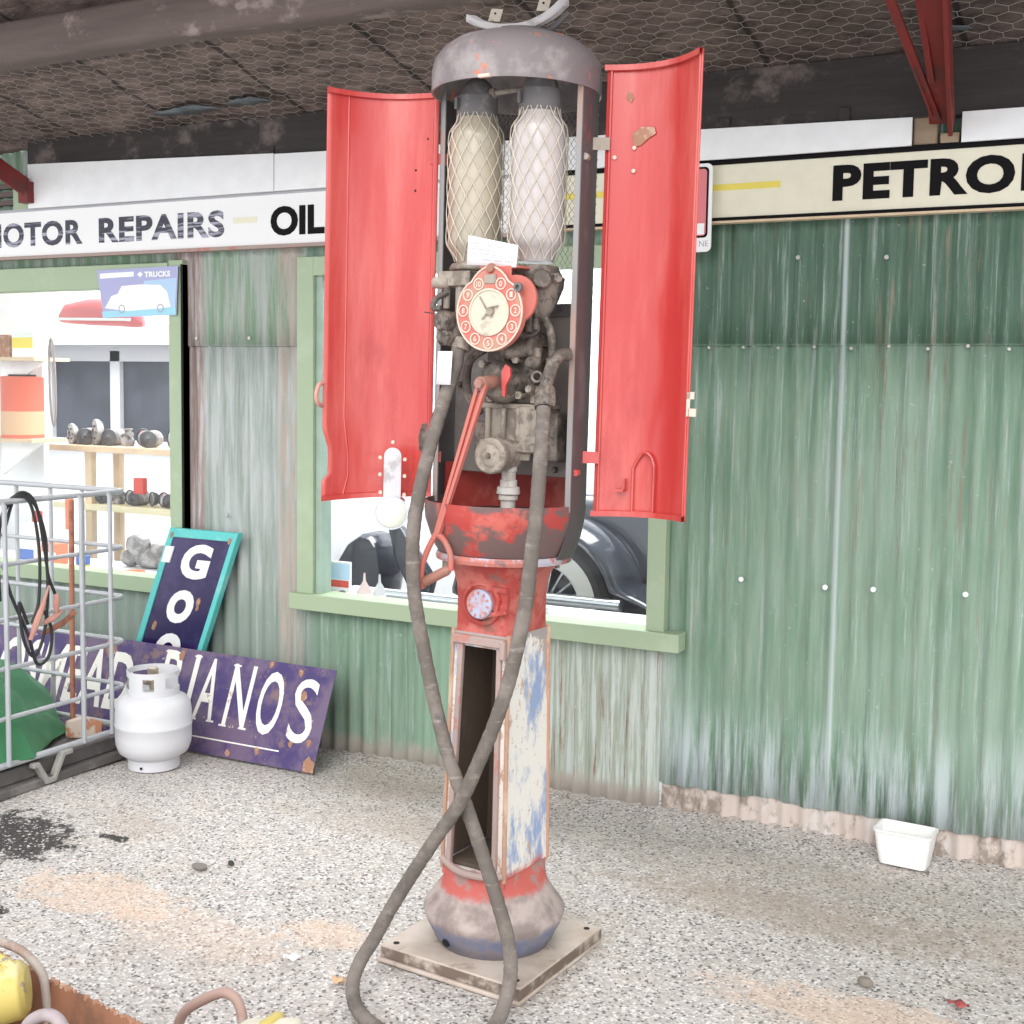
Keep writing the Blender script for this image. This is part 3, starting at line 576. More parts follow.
a = MB(); prof = [(.158, .047), (.164, .058), (.176, .082), (.188, .105), (.196, .124), (.199, .134), (.1985, .142), (.192, .153), (.180, .168), (.168, .185), (.157, .204), (.147, .224), (.138, .242), (.130, .258), (.122, .266)]
rings = []
for r, z in prof: k = min(1, max(0, (z - .19) / .07)); k = k * k; rings.append(ring(r * (1 - k) + .106 * k, r * (1 - k) + .122 * k, z, 2 + 6 * k * k))
a.loft(rings); bell = part('bell_base', a, 'bell', smooth=50)
a = MB(); v = Vector((-.30, -1, -.25)).normalized(); a.disc((-.045, -.170, .078), (-.25, -1, -.45), .012, .006, 14); part('drain_hole', a, 'dark', bell)
# column walls
def cz(z): k = (z - .26) / .67; return (.1005 - .0125 * k, .117 - .011 * k)
a = MB()
def slab(xa, xb, ya, yb):   # multipliers on half sizes with inner offset, from z .29 to .93
    P = []
    for z in (.245, .93):
        hx, hy = cz(z)
        for (u, du), (v, dv) in ((xa, ya), (xb, ya), (xb, yb), (xa, yb)): P.append((u * hx + du, v * hy + dv, z))
    a.hexa(P)
slab((-1, 0), (1, 0), (1, -.01), (1, 0)); slab((-1, 0), (-1, .008), (-1, 0), (1, -.01)); slab((1, -.008), (1, 0), (-1, 0), (1, -.01))
slab((-.80, 0), (-1, .008), (-1, .0), (-1, .01)); slab((.76, 0), (1, -.008), (-1, .0), (-1, .01))
hx, hy = cz(.91); a.box(-hx * .8, hx * .76, -hy - .0005, -hy + .01, .892, .93); hx, hy = cz(.27); a.box(-hx * .8, hx * .76, -hy, -hy + .01, .245, .275)
colm = part('column', a, 'column', smooth=20)
a = MB()
for sx in (-1, 1):
    for sy in (-1, 1):
        h0, h1 = cz(.262), cz(.93); a.tube([(sx * h0[0], sy * h0[1], .262), (sx * h1[0], sy * h1[1], .935)], .0065, 8)
part('corner_trim', a, 'trim_rust', colm)
a = MB()
for z0_, z1_ in ((.28, .9),):
    h0, h1 = cz(.28), cz(.9)
    a.bar((-h0[0] * .76, -h0[1] - .004, .28), (-h1[0] * .66, -h1[1] - .004, .90), .016, .016, (0, 1, 0)); a.bar((h0[0] * .72, -h0[1] - .004, .29), (h1[0] * .72, -h1[1] - .004, .905), .014, .016, (0, 1, 0))
    a.bar((-h1[0] * .9, -h1[1] - .008, .912), (h1[0] * .92, -h1[1] - .008, .912), .024, .022, (0, 1, 0)); a.tube(spline([(-h0[0] * 1.0, -h0[1] - .002, .290), (-h0[0] * .5, -h0[1] - .014, .272), (0, -h0[1] - .018, .268), (h0[0] * .6, -h0[1] - .014, .272), (h0[0] * 1.0, -h0[1] - .004, .282)], 5), .011, 8)
    a.box(.072, .088, -.128, -.112, .87, .92)
part('opening_frame', a, 'frame_dust', colm, bev=.003)
a = MB()
for (x0, x1) in ((-.09, .09),): a.hexa([(-.09, .09, .29), (.09, .09, .29), (.09, .1055, .29), (-.09, .1055, .29), (-.078, .08, .93), (.078, .08, .93), (.078, .0955, .93), (-.078, .0955, .93)])
a.hexa([(-.092, -.105, .29), (-.088, -.105, .29), (-.088, .105, .29), (-.092, .105, .29), (-.080, -.095, .93), (-.076, -.095, .93), (-.076, .095, .93), (-.08, .095, .93)])
a.box(-.09, .09, -.1, .1, .268, .284)
part('column_lining', a, 'inside', colm)
# neck with medallion
a = MB(); rings = []
for hx, hy, z, p in ((.088, .106, .925, 12), (.088, .106, .96, 10), (.090, .108, 1.02, 8), (.096, .113, 1.06, 6), (.112, .126, 1.09, 3.6), (.135, .143, 1.11, 2.6), (.160, .160, 1.123, 2), (.172, .172, 1.126, 2)): rings.append(ring(hx, hy, z, p))
a.loft(rings); neck = part('neck', a, 'pump_red', smooth=45)
a = MB(); Y0 = -.107
a.lathe([(.062, -.01), (.060, .008), (.052, .012), (.047, .006)], (.003, Y0, 1.013), (0, -1, 0), 36)
for za, zb in ((1.058, 1.072), (.984, .990)):
    pp = [(.003 + .02, za - .0 if za > 1 else za), (.085, 1.056 if za > 1 else 1.0)]
    a.bar((pp[0][0], Y0 - .006, pp[0][1]), (pp[1][0], Y0 - .006, pp[1][1]), .012, .016, (0, 1, 0))
a.obox((.055, Y0 - .001, 1.03), (1, 0, 0), (0, 1, 0), (0, 0, 1), .03, .005, .03); a.tube([(-.005 + .05, Y0 - .008, 1.056), (.06, Y0 - .01, 1.03), (.052, Y0 - .008, .995)], .007, 8)
part('raised_surround', a, 'pump_red', neck)
a = MB(); a.lathe([(0, .022), (.036, .022), (.040, .018), (.040, 0)], (.003, Y0, 1.013), (0, -1, 0), 36); md_ = part('medallion', a, peel('blue_and_red_worn_cap', (.42, .45, .58), [((.50, .2, .17), U1, 16, .42, .56, .9, 2)], .5), neck)
a = MB()
for k in range(11):
    an = 2 * pi * k / 11; a.obox((.003 + .031 * math.sin(an), Y0 - .0225, 1.013 + .031 * math.cos(an)), (math.cos(an), 0, -math.sin(an)), (0, 1, 0), (math.sin(an), 0, math.cos(an)), .0025, .0015, .004)
part('embossed_marks', a, 'dial_red', neck)
# bowl
a = MB(); a.lathe([(0, 1.150), (.17, 1.150), (.176, 1.158), (.212, 1.24), (.2165, 1.285), (.2215, 1.285), (.2215, 1.26), (.2185, 1.235), (.205, 1.195), (.190, 1.160), (.182, 1.148), (.176, 1.148), (.176, 1.125), (0, 1.125)], n=64); bowl = part('bowl', a, 'bowl_red', smooth=40)
a = MB(); a.lathe([(.176, 1.1255), (.186, 1.1255), (.188, 1.135), (.183, 1.146), (.176, 1.146)], n=64)
part('bowl_flange', a, peel('worn_flange_paint', (.46, .16, .13), [((.42, .44, .5), U1, 7, .5, .56, .9, 3), ((.13, .1, .1), U1, 6, .55, .62, .9, 6)], .55), bowl)
for an in (-125, -35, 55, 145):
    x, y = .165 * math.cos(math.radians(an)), .165 * math.sin(math.radians(an)); a = MB(); a.lathe([(0, 1.092), (.008, 1.092), (.008, 1.105), (.016, 1.106), (.016, 1.126), (0, 1.126)], (x, y, 0), n=6); part('bolt', a, 'cast_light', bowl)
# posts
R0 = .2215
def post(sx):
    a = MB(); P = []; ys = [-.03 + .1 * i / 6 for i in range(7)]
    for (z, o_) in ((1.14, -.032), (1.17, -.018), (1.20, -.009), (1.24, 0), (1.30, .003), (2.39, .003)):
        row = []
        for y in ys: row.append((sx * (math.sqrt(R0 ** 2 - y * y) + o_), y, z))
        for y in reversed(ys): row.append((sx * (math.sqrt(R0 ** 2 - y * y) + o_ - .005), y, z))
        P.append(row)
    a.loft(P); pp = part('post', a, 'post', smooth=40)
    f = MB(); x1 = sx * (R0 - .001); x0 = sx * (R0 - .016); f.box(min(x0, x1), max(x0, x1), -.034, -.029, 1.27, 2.44); part('post_flange', f, 'flange', pp)
post(-1); post(1)
# dome
a = MB(); a.lathe([(0, 2.500), (.11, 2.497), (.17, 2.475), (.205, 2.43), (.222, 2.37), (.2275, 2.37), (.2275, 2.425), (.220, 2.455), (.20, 2.482), (.17, 2.503), (.12, 2.52), (.05, 2.528), (0, 2.53)], n=64); dome = part('cap_dome', a, 'dome', smooth=40)
a = MB(); a.hexa([(-.02 + .045, -.2245, 2.372), (.015 + .045, -.2235, 2.372), (.015 + .045, -.221, 2.38), (-.02 + .045, -.221, 2.38), (.0 + .045, -.2235, 2.43), (.02 + .045, -.222, 2.43), (.02 + .045, -.218, 2.43), (.0 + .045, -.218, 2.43)]) if False else a.box(.024, .058, -.2265, -.215, 2.369, 2.377)
part('chipped_rim_patch', a, 'dial_rim', dome)
# saddle bracket on the cap
rr_ = Vector((.85, .53, 0)).normalized()
def sp(s, z, d=0): q = rr_ * s + Vector((.53, -.85, 0)) * (-d); return (q.x, q.y, z)
a = MB(); SA = [(-.045, -.168, 2.536), (-.025, -.157, 2.524), (.0, -.142, 2.517), (.023, -.127, 2.515), (.056, -.107, 2.516), (.088, -.086, 2.524), (.120, -.066, 2.543), (.140, -.054, 2.560), (.158, -.042, 2.582)]
SA = spline(SA, 3)
a.loft([[p + Vector(q) for q in ((-.005, -.009, -.009), (.005, -.009, -.009), (.012, .012, -.006), (.012, .012, .010), (-.005, -.009, .010))] for p in SA])
sad = part('saddle_bracket', a, peel('pale_grey_bracket', (.34, .32, .32), [((.2, .18, .18), U1, 14, .5, .6, .8, 1)], .5), bev=.001)
for p in ((.007, -.125, 2.548), (.112, -.06, 2.578)):
    a = MB(); a.obox(p, rr_, (-.53, .85, 0), (.25, .1, 1), .015, .004, .016); a.mat(1); a.disc(tuple(Vector(p) + Vector((.002, -.005, .004))), (.53, -.85, 0), .003, .001, 8); part('bracket_lug', a, ['cast_light', 'dark'], sad)
a = MB(); a.tube(spline([(.0, .02, 2.53), (.04, .03, 2.532), (.075, .045, 2.548), (.112, .07, 2.592)], 4), .008, 8); part('rear_rail', a, 'post', sad)
a = MB(); a.lathe([(0, 2.50), (.10, 2.50), (.10, 2.518), (0, 2.518)], (.03, -.03, 0), n=24); part('saddle_seat', a, 'post', sad)
# sight glasses with wire nets
def rad(z):
    pts = [(1.925, .050), (1.945, .056), (1.975, .0755), (2.0, .0765), (2.25, .0765), (2.275, .073), (2.30, .056), (2.335, .052)]
    for (z0, r0), (z1, r1) in zip(pts, pts[1:]):
        if z0 <= z <= z1: return r0 + (r1 - r0) * (z - z0) / (z1 - z0)
    return .05
for cx, gm, nm in ((-.098, 'glassL', 'yellowed left sight glass'), (.098, 'glassR', 'whiter right sight glass')):
    cy = -.04; a = MB(); zs = [1.925, 1.945, 1.96, 1.975, 1.99, 2.01, 2.1, 2.2, 2.255, 2.27, 2.285, 2.30, 2.335]
    a.lathe([(0, 1.925)] + [(rad(z) - .005, z) for z in zs] + [(0, 2.335)], (cx, cy, 0), n=36); gl = part('sight_glass', a, gm, smooth=60); gl['label'] = nm
    a = MB(); ns = 26; rows = 24
    for k in range(ns):
        sgn = 1 if k % 2 else -1; pts = []
        for i in range(rows * 2 + 1):
            z = 1.93 + .40 * i / (rows * 2); tri = (abs(i % 8 - 4) / 4 - .5); tri = math.copysign(min(abs(tri), .42), tri) / .42 * .5
            th_ = 2 * pi * (k + sgn * tri * .92) / ns; sm = rad(z); pts.append((cx + sm * math.cos(th_), cy + sm * math.sin(th_), z))
        a.tube(pts, .0013, 4, caps=False)
    part('wire_net', a, 'net', gl, smooth=0)
    a = MB(); a.lathe([(0, 2.42), (.018, 2.417), (.034, 2.405), (.045, 2.385), (.047, 2.37), (.055, 2.368), (.0555, 2.322), (.050, 2.312), (0, 2.312)], (cx, cy, 0), n=30)
    a.box(cx - .034, cx - .026, cy - .06, cy - .045, 2.33, 2.36)
    part('cylinder_cap', a, 'cap', gl, smooth=40)
a = MB(); a.cyl((-.06, -.04, 2.375), (.06, -.04, 2.378), .007); a.cyl((-.055, -.04, 2.375), (-.04, -.04, 2.375), .014, n=8); part('balance_pipe', a, 'cast_light')
# manifold castings below the glasses
a = MB(); a.lathe([(0, 1.905), (.062, 1.905), (.066, 1.912), (.06, 1.925), (0, 1.926)], (-.098, -.04, 0), n=24); a.lathe([(0, 1.85), (.03, 1.85), (.05, 1.88), (.055, 1.905), (0, 1.905)], (-.098, -.04, 0), n=24)
a.box(-.15, -.05, -.13, -.04, 1.86, 1.90); a.lathe([(0, .0), (.016, 0), (.016, .05), (0, .05)], (-.12, -.12, 1.87), (-1, 0, 0), n=16); a.cyl((-.085, -.1, 1.87), (-.085, -.1, 1.72), .024)
a.cyl((-.135, -.11, 1.86), (-.135, -.11, 1.80), .009); part('left_manifold', a, 'cast_light', bev=.003)
a = MB(); a.lathe([(0, 1.885), (.062, 1.885), (.066, 1.900), (.06, 1.915), (0, 1.918)], (.098, -.04, 0), n=24); a.lathe([(0, 1.76), (.025, 1.78), (.045, 1.82), (.06, 1.86), (.062, 1.885), (0, 1.885)], (.12, -.045, 0), n=24)
a.lathe([(0, .06), (.022, .06), (.026, .045), (.024, 0), (0, 0)], (.135, -.06, 1.87), (.5, -1, .1), n=18); a.lathe([(0, .05), (.013, .05), (.013, 0)], (.155, -.06, 1.88), (.9, -.6, 0), n=12)
a.cyl((.105, -.09, 1.79), (.06, -.12, 1.80), .03); a.cyl((.12, -.10, 1.83), (.12, -.10, 1.74), .012); a.tube([(.13, -.09, 1.80), (.14, -.1, 1.775), (.138, -.1, 1.745)], .008)
part('right_manifold', a, 'cast', bev=.002)
a = MB(); a.tube(spline([(-.125, -.12, 1.845), (-.15, -.14, 1.825), (-.15, -.15, 1.80), (-.125, -.15, 1.80)], 5), .008); a.lathe([(0, 0), (.028, 0), (.030, .02), (.022, .034), (0, .036)], (-.100, -.15, 1.765), (-.3, -1, 0), n=20)
a.lathe([(0, 0), (.022, 0), (.024, .02), (.012, .034), (0, .036)], (-.098, -.15, 1.722), (-.3, -1, 0), n=6); a.cyl((-.09, -.13, 1.79), (-.09, -.13, 1.70), .02); a.cyl((-.14, -.14, 1.785), (-.18, -.15, 1.79), .0015)
part('outlet_valve', a, 'cast', smooth=40)
# the dial
DC = Vector((.05, -.185, 1.786))
def dfn(u, v, t_): return (DC.x + u, DC.y - t_, DC.z + v)
poly = []
for k in range(48):
    an = 2 * pi * k / 48; r = .1; x, z = r * math.sin(an), r * math.cos(an)
    dd = min(an, 2 * pi - an)
    if dd < math.radians(38): f = 1 - dd / math.radians(38); z = z + (.122 - z) * f ** 1.0 * .95; x *= .92
    poly.append((x, z))
a = MB(); a.prism(poly, dfn, -.022, .0); dial = part('dial_plate', a, 'dial_red', bev=.002)
a = MB(); a.tube([dfn(u * .985, v * .985, .001) for u, v in poly], .0026, 6, closed=True); part('dial_rim', a, 'dial_rim', dial)
a = MB(); a.lathe([(.060, .0), (.061, .004), (.056, .005), (.055, .002), (0, .002)], DC, (0, -1, 0), 40); part('dial_face', a, 'dial_face', dial)
for k in range(11):
    an = math.radians(25 + 31 * k); cx, cz_ = .0795 * math.sin(an), .0795 * math.cos(an)
    a = MB(); a.lathe([(.0125, 0), (.0155, 0), (.0155, .0025), (.0125, .0025)], dfn(cx, cz_, 0), (0, -1, 0), 20, close=True); 
    wd = .014 if k == 10 else .0085
    text_mb(str(k), dfn, wd, .0145, .0025, .02, a, cx - wd / 2, cz_ - .00725); part('numeral_ring', a, 'dial_rim', dial, smooth=0)
a = MB(); a.lathe([(0, .008), (.010, .008), (.012, .003), (.012, 0)], dfn(.006, .002, .002), (0, -1, 0), 16)
a.tube(spline([dfn(.012, -.012, .008), dfn(.002, -.002, .008), dfn(.006, .010, .008), dfn(.030, .016, .006)], 6), .0024, 6); a.bar(dfn(0, 0, .006), dfn(-.028, .04, .004), .003, .002, (0, 1, 0)); a.bar(dfn(0, 0, .005), dfn(-.02, -.018, .004), .005, .002, (0, 1, 0)); part('dial_pointer', a, 'cast_light', dial)
a = MB(); a.lathe([(.006, .0), (.012, .0), (.012, .01), (.006, .01)], dfn(.088, .062, 0), (0, -1, 0), 16, close=True); a.lathe([(0, .003), (.007, .003)], dfn(.088, .062, 0), (0, -1, 0), 12); part('dial_knob', a, 'cap', dial)
a = MB(); a.box(DC.x - .016, DC.x + .020, DC.y - .003, DC.y, DC.z + .074, DC.z + .096); part('dial_slot', a, 'cast_light', dial)
a = MB(); a.lathe([(0, .012), (.010, .012), (.013, .006), (.013, 0)], dfn(.002, .112, -.004), (0, -1, 0), 14); part('dial_bolt', a, 'handle', dial)
a = MB(); a.box(.00, .12, -.16, -.08, 1.90, 1.906); a.box(.02, .10, -.165, -.158, 1.80, 1.906); a.lathe([(0, .0), (.062, 0), (.062, .012), (0, .012)], (.115, -.155, 1.82), (0, -1, 0), 32); part('dial_bracket', a, 'lever', bev=.002)
# paper tags
a = MB(); a.grid(lambda u, v: (-.044 + .158 * u + .004 * v, -.155 - .01 * math.sin(u * 2.2), 1.912 - .012 * u + v * (.076 - .020 * u)), 8, 2); tg = part('paper_label', a, 'paper', solid=.001, fixn=False)
a = MB()
for i, (v, u0, u1) in enumerate(((.75, .1, .85), (.55, .1, .6), (.4, .15, .95), (.2, .3, .95))):
    f = lambda u, v_: (-.044 + .158 * u + .004 * v_, -.1565 - .01 * math.sin(u * 2.2), 1.912 - .012 * u + v_ * (.076 - .020 * u)); n = 12
    for k in range(n):
        if (k + i) % 4 == 3: continue
        ua, ub = u0 + (u1 - u0) * k / n, u0 + (u1 - u0) * (k + .85) / n; p = [Vector(f(ua, v)), Vector(f(ub, v)), Vector(f(ub, v + .05)), Vector(f(ua, v + .05))]; a.add(p, [(0, 1, 2, 3)])
part('faint_writing', a, 'ink', tg, smooth=0, fixn=False)
# back plate, crossbar, mesh
a = MB(); a.box(-.205, .198, .045, .050, 1.355, 1.80); pl = part('back_plate', a, 'plate', bev=.002)
a = MB(); a.box(-.20, .20, .04, .055, 1.788, 1.822); a.disc((.13, .04, 1.805), (0, -1, 0), .005, .004, 8); part('crossbar', a, 'post')
a = MB(); a.lathe([(.209, 1.25), (.209, 1.38), (.205, 1.38), (.205, 1.25)], n=28, a0=math.radians(2), a1=math.radians(178), close=True); part('rear_lower_shroud', a, 'pump_red')
a = MB(); zt, zb, xl, xr = 2.36, 1.82, -.17, .19; nx = 22; yb = .10
for k in range(nx + 1):
    for sg in (1, -1):
        pts = []; n = 46
        for i in range(n + 1): tri = (i % 2) * .5 * sg; pts.append((xl + (xr - xl) * (k + tri) / nx, yb + .001 * sg, zb + (zt - zb) * i / n))
        a.tube(pts, .0009, 3, caps=False)
part('expanded_mesh_back', a, 'cast_light', smooth=0)
# pump mechanism
a = MB(); a.box(-.035, .135, -.06, .045, 1.445, 1.545); a.box(-.05, .14, -.065, .045, 1.538, 1.552); a.box(-.045, .09, -.07, .04, 1.44, 1.452)
for x in (-.02, .03, .075): a.cyl((x, -.068, 1.452), (x, -.068, 1.54), .008, n=10)
a.cyl((.09, -.05, 1.44), (.09, -.05, 1.545), .024); a.lathe([(0, 1.40), (.018, 1.402), (.02, 1.42), (.04, 1.425), (.042, 1.445), (0, 1.445)], (.088, -.055, 0), n=6)
mb_ = part('pump_body', a, 'cast_light', bev=.003)
a = MB(); a.box(-.04, .11, -.05, .045, 1.552, 1.705); a.lathe([(0, .07), (.04, .07), (.055, .05), (.06, 0), (0, 0)], (.03, -.05, 1.61), (0, -1, 0), 26); gc = part('gear_housing', a, 'cast', bev=.004)
for k in range(6):
    an = math.radians(20 + 60 * k); a = MB(); a.lathe([(0, .012), (.008, .012), (.009, .004), (.009, 0)], (.03 + .052 * math.cos(an), -.095 + .01, 1.61 + .052 * math.sin(an)), (0, -1, 0), 6); part('bolt', a, 'cast', gc)
a = MB(); a.cyl((.03, -.10, 1.61), (.028, -.185, 1.603), .018); a.lathe([(0, .012), (.013, .012), (.015, 0)], (.028, -.185, 1.603), (0, -1, 0), 6); part('lever_hub', a, 'handle')
a = MB(); a.prism([(.062, 1.635), (.074, 1.655), (.088, 1.645), (.09, 1.625), (.076, 1.60), (.074, 1.57), (.066, 1.572)], lambda u, v, t_: (u, -.13 - t_, v), 0, .008); part('red_pawl', a, 'door_red')
a = MB(); a.cyl((.055, -.10, 1.69), (.125, -.09, 1.70), .022); a.lathe([(0, 0), (.03, 0), (.03, .014), (0, .014)], (.125, -.09, 1.70), (1, 0, 0), n=20); a.lathe([(0, .03), (.012, .03), (.018, .018), (.018, 0)], (.14, -.10, 1.66), (-.1, -1, 0), 8); a.cyl((.142, -.09, 1.70), (.142, -.09, 1.65), .010); part('elbow_casting', a, 'cast', bev=.002)
a = MB(); a.lathe([(0, .025), (.009, .025), (.014, .012), (.014, 0)], (.12, -.08, 1.59), (.2, -1, .1), 8); a.cyl((.12, -.06, 1.60), (.12, -.06, 1.555), .012); a.lathe([(0, .01), (.012, .01), (.013, 0)], (.12, -.06, 1.575), (0, 0, 1), 6); part('drain_cock', a, 'cast_light')
a = MB(); a.lathe([(0, -.002), (.004, -.002), (.008, .004), (.018, .002), (.030, -.004), (.036, .0), (.044, 0), (.048, -.004), (.048, -.03), (.044, -.035), (.042, -.10), (0, -.10)], (.045, -.16, 1.415), (-.0, -1, 0), 36); pc = part('piston_cylinder', a, 'cast_light', smooth=35)
a = MB(); a.lathe([(0, .012), (.006, .012), (.008, .006), (.008, 0)], (.045, -.158, 1.415), (0, -1, 0), 6); part('centre_nut', a, 'cast', pc)
a = MB(); P_ = [(1.385, .022), (1.372, .022), (1.370, .019), (1.350, .019), (1.348, .023), (1.332, .023), (1.330, .030), (1.312, .032), (1.308, .026), (1.296, .026), (1.294, .020), (1.15, .020)]
a.lathe([(0, 1.385)] + [(r, z) for z, r in P_], (.055, -.075, 0), n=20); part('inlet_fitting', a, peel('pale_dusty_fitting', (.50, .47, .43), [((.3, .27, .24), U1, 20, .5, .62, .7, 1)], .6), smooth=35)
for (x, z) in ((-.18, 1.38), (-.185, 1.60), (-.06, 1.375), (.13, 1.375), (.175, 1.40), (.178, 1.62), (-.12, 1.76)):
    a = MB(); a.lathe([(0, .014), (.007, .014), (.009, .006), (.009, 0)], (x, .045, z), (0, -1, 0), 6); part('bolt', a, 'cast', pl)
for (x, y, z, d) in ((-.012, -.085, 1.655, -.01), (.072, -.085, 1.668, .01), (-.03, -.07, 1.70, 0), (.0, -.075, 1.565, 0), (.085, -.07, 1.575, 0)):
    a = MB(); a.cyl((x, y + .04, z), (x + d, y - .02, z), .006, n=8); a.lathe([(0, .008), (.011, .008), (.011, 0)], (x + d, y - .012, z), (0, -1, 0), 6); part('stud_nut', a, 'cast_light', gc)
a = MB(); a.tube(spline([(.10, -.03, 1.545), (.135, -.04, 1.58), (.155, -.035, 1.65), (.15, -.04, 1.74), (.13, -.05, 1.79)], 6), .011, 10); a.lathe([(0, 0), (.017, 0), (.017, .014), (0, .014)], (.154, -.036, 1.66), (0, .05, 1), 6); part('riser_pipe', a, 'cast')
a = MB(); a.tube(spline([(-.05, -.04, 1.70), (-.09, -.06, 1.66), (-.10, -.05, 1.58), (-.06, -.045, 1.52)], 6), .012, 10); part('feed_pipe', a, 'cast')
a = MB(); a.box(.135, .172, -.03, .045, 1.40, 1.53); part('side_casting', a, 'cast', bev=.005)
a = MB(); a.box(-.10, -.04, -.01, .045, 1.42, 1.50); part('side_casting', a, 'cast', bev=.005)
a = MB(); a.box(-.02, .12, -.02, .045, 1.705, 1.74); part('top_casting', a, 'cast', bev=.005)
a = MB(); a.lathe([(.018, 0), (.026, 0), (.026, .008), (.018, .008)], (.118, -.09, 1.752), (.2, -1, 0), 18, close=True); a.bar((.118 - .02, -.094, 1.752), (.118 + .02, -.094, 1.752), .004, .006, (0, 1, 0)); a.cyl((.118, -.05, 1.752), (.118, -.1, 1.752), .005, n=8); part('valve_wheel', a, 'cast')
# lever
a = MB(); H0 = Vector((.030, -.178, 1.60)); H1 = Vector((-.075, -.215, 1.205))
for d in (-.011, .011): a.bar(H0 + Vector((d, 0, 0)), H1 + Vector((d * .35, 0, 0)), .010, .014, (0, 1, 0))
a.bar(H0 + Vector((0, .003, -.02)), H1 + Vector((0, .003, 0)), .02, .005, (0, 1, 0))
for pts in (spline([(-.075, -.215, 1.21), (-.098, -.218, 1.17), (-.117, -.22, 1.12), (-.122, -.22, 1.068)], 5), spline([(-.075, -.215, 1.205), (-.058, -.205, 1.185), (-.042, -.20, 1.15), (-.040, -.20, 1.108)], 5)): a.tube(pts, .0085, 8)
a.lathe([(0, .01), (.014, .01), (.014, -.01), (0, -.01)], (-.122, -.22, 1.066), (0, -1, 0), 14); lev = part('hand_lever', a, 'lever', bev=.0015)
a = MB(); a.tube([(-.118, -.22, 1.070), (-.11, -.219, 1.073), (-.05, -.204, 1.108), (-.042, -.202, 1.112)], [.009, .0135, .0135, .009], 14); part('lever_grip', a, 'handle', lev)
# hose
hp = [(-.066, -.135, 1.72), (-.072, -.140, 1.703), (-.073, -.150, 1.650), (-.090, -.155, 1.597), (-.106, -.180, 1.503), (-.108, -.220, 1.411), (-.119, -.245, 1.293), (-.129, -.250, 1.186), (-.122, -.250, 1.054), (-.092, -.250, 0.923), (-.049, -.250, 0.769), (-.001, -.250, 0.629), (.053, -.250, 0.519), (.110, -.250, 0.397), (.166, -.255, 0.278), (.211, -.270, 0.189), (.231, -.285, 0.11), (.235, -.315, 0.050), (.252, -.39, 0.026), (.257, -.506, 0.022), (.167, -.587, 0.021), (.021, -.559, 0.021), (-.088, -.505, 0.021), (-.158, -.434, 0.035), (-.172, -.385, .075), (-.153, -.350, 0.130), (-.120, -.330, 0.207), (-.075, -.310, 0.295), (-.006, -.298, 0.410), (.068, -.293, 0.525), (.122, -.288, 0.646), (.172, -.285, 0.772), (.209, -.285, 0.892), (.239, -.280, 1.047), (.246, -.270, 1.171), (.245, -.250, 1.269), (.227, -.210, 1.366), (.206, -.165, 1.464), (.188, -.13, 1.545)]
a = MB(); q = spline(hp, 14); a.tube(q, [.0185 + .0005 * math.sin(i * 1.9) - (.0009 if i % 11 == 0 else 0) for i in range(len(q))], 16); ho = part('hose', a, 'hose', smooth=60)
a = MB(); a.tube(spline([(.215, -.05, 1.685), (.20, -.075, 1.68), (.19, -.095, 1.655), (.181, -.10, 1.62), (.176, -.108, 1.59)], 5), .017, 14); a.lathe([(0, 0), (.028, 0), (.030, .02), (.027, .05), (.020, .06), (0, .06)], (.188, -.125, 1.545), (-.2, .4, 1), n=8); a.lathe([(.010, -.003), (.016, -.003), (.016, .003), (.010, .003)], (.148, -.10, 1.625), (.3, -1, 0), 16, close=True)
part('hose_elbow', a, 'cast', ho, smooth=35)
a = MB(); a.lathe([(0, 0), (.023, 0), (.026, .008), (.024, .03), (0, .03)], (-.066, -.14, 1.690), (.05, .3, 1), n=14); part('hose_collar', a, 'cast_light', ho)
a = MB(); a.grid(lambda u, v: (-.113 + .046 * u + .004 * v, -.183, 1.597 + .088 * v), 2, 2); tg2 = part('paper_tag', a, 'paper', ho, solid=.001)
# doors
def door(Hg, Ou, z0, z1, sag, lean, notch=None, edge=None):
    Hg, Ou = Vector(Hg), Vector(Ou); ch = Ou - Hg; n = Vector((-.42, .91, 0)); n = (n - ch.normalized() * n.dot(ch.normalized())).normalized()
    def f(u, v, off=0):
        k = 1 if not notch else notch(v); uu = u * k
        p = Hg + ch * uu + n * (4 * sag * uu * (1 - uu)); z = z0(uu) + (z1(uu) - z0(uu)) * v; return Vector((p.x, p.y, z)) + n * off
    return f
fL = door((-.222, -.040, 0), (-.448, -.245, 0), lambda u: 1.283 - .016 * u, lambda u: 2.392 - .006 * u, .055, 0, lambda v: 1 - (.055 if .055 < v < .13 else (.055 * max(0, 1 - (v - .13) / .05) if v >= .13 else 0)))
fR = door((.247, .049, 0), (.524, .020, 0), lambda u: 1.258 + .008 * u, lambda u: 2.436 + .008 * u, .055, 0)
ds = []
for f, nm in ((fL, 'left'), (fR, 'right')):
    a = MB(); a.grid(lambda u, v: f(u, v), 24, 60); d = part('door', a, 'door_red', solid=.004, smooth=40, fixn=False); ds.append(d); d['label'] = nm + ' curved red door, open'
    a = MB(); nn_ = 20
    for v0, v1 in ((0.0, .012), (.988, 1.0)):
        vs = []
        for i in range(nn_ + 1):
            u = i / nn_
            for vv, off in ((v0, 0), (v1, 0), (v1, -.014), (v0, -.014)): vs.append(f(u, vv, off))
        a.add(vs, [(i * 4 + k, i * 4 + (k + 1) % 4, i * 4 + 4 + (k + 1) % 4, i * 4 + 4 + k) for i in range(nn_) for k in range(4)])
    for u in (.035, .975 if f is fR else .80):
        pts = [f(u, .01 + .98 * i / 20, -.003) for i in range(21)]; a.tube(pts, .0045 if u < .5 else .003, 6)
    part('door_lip', a, 'door_red', d)
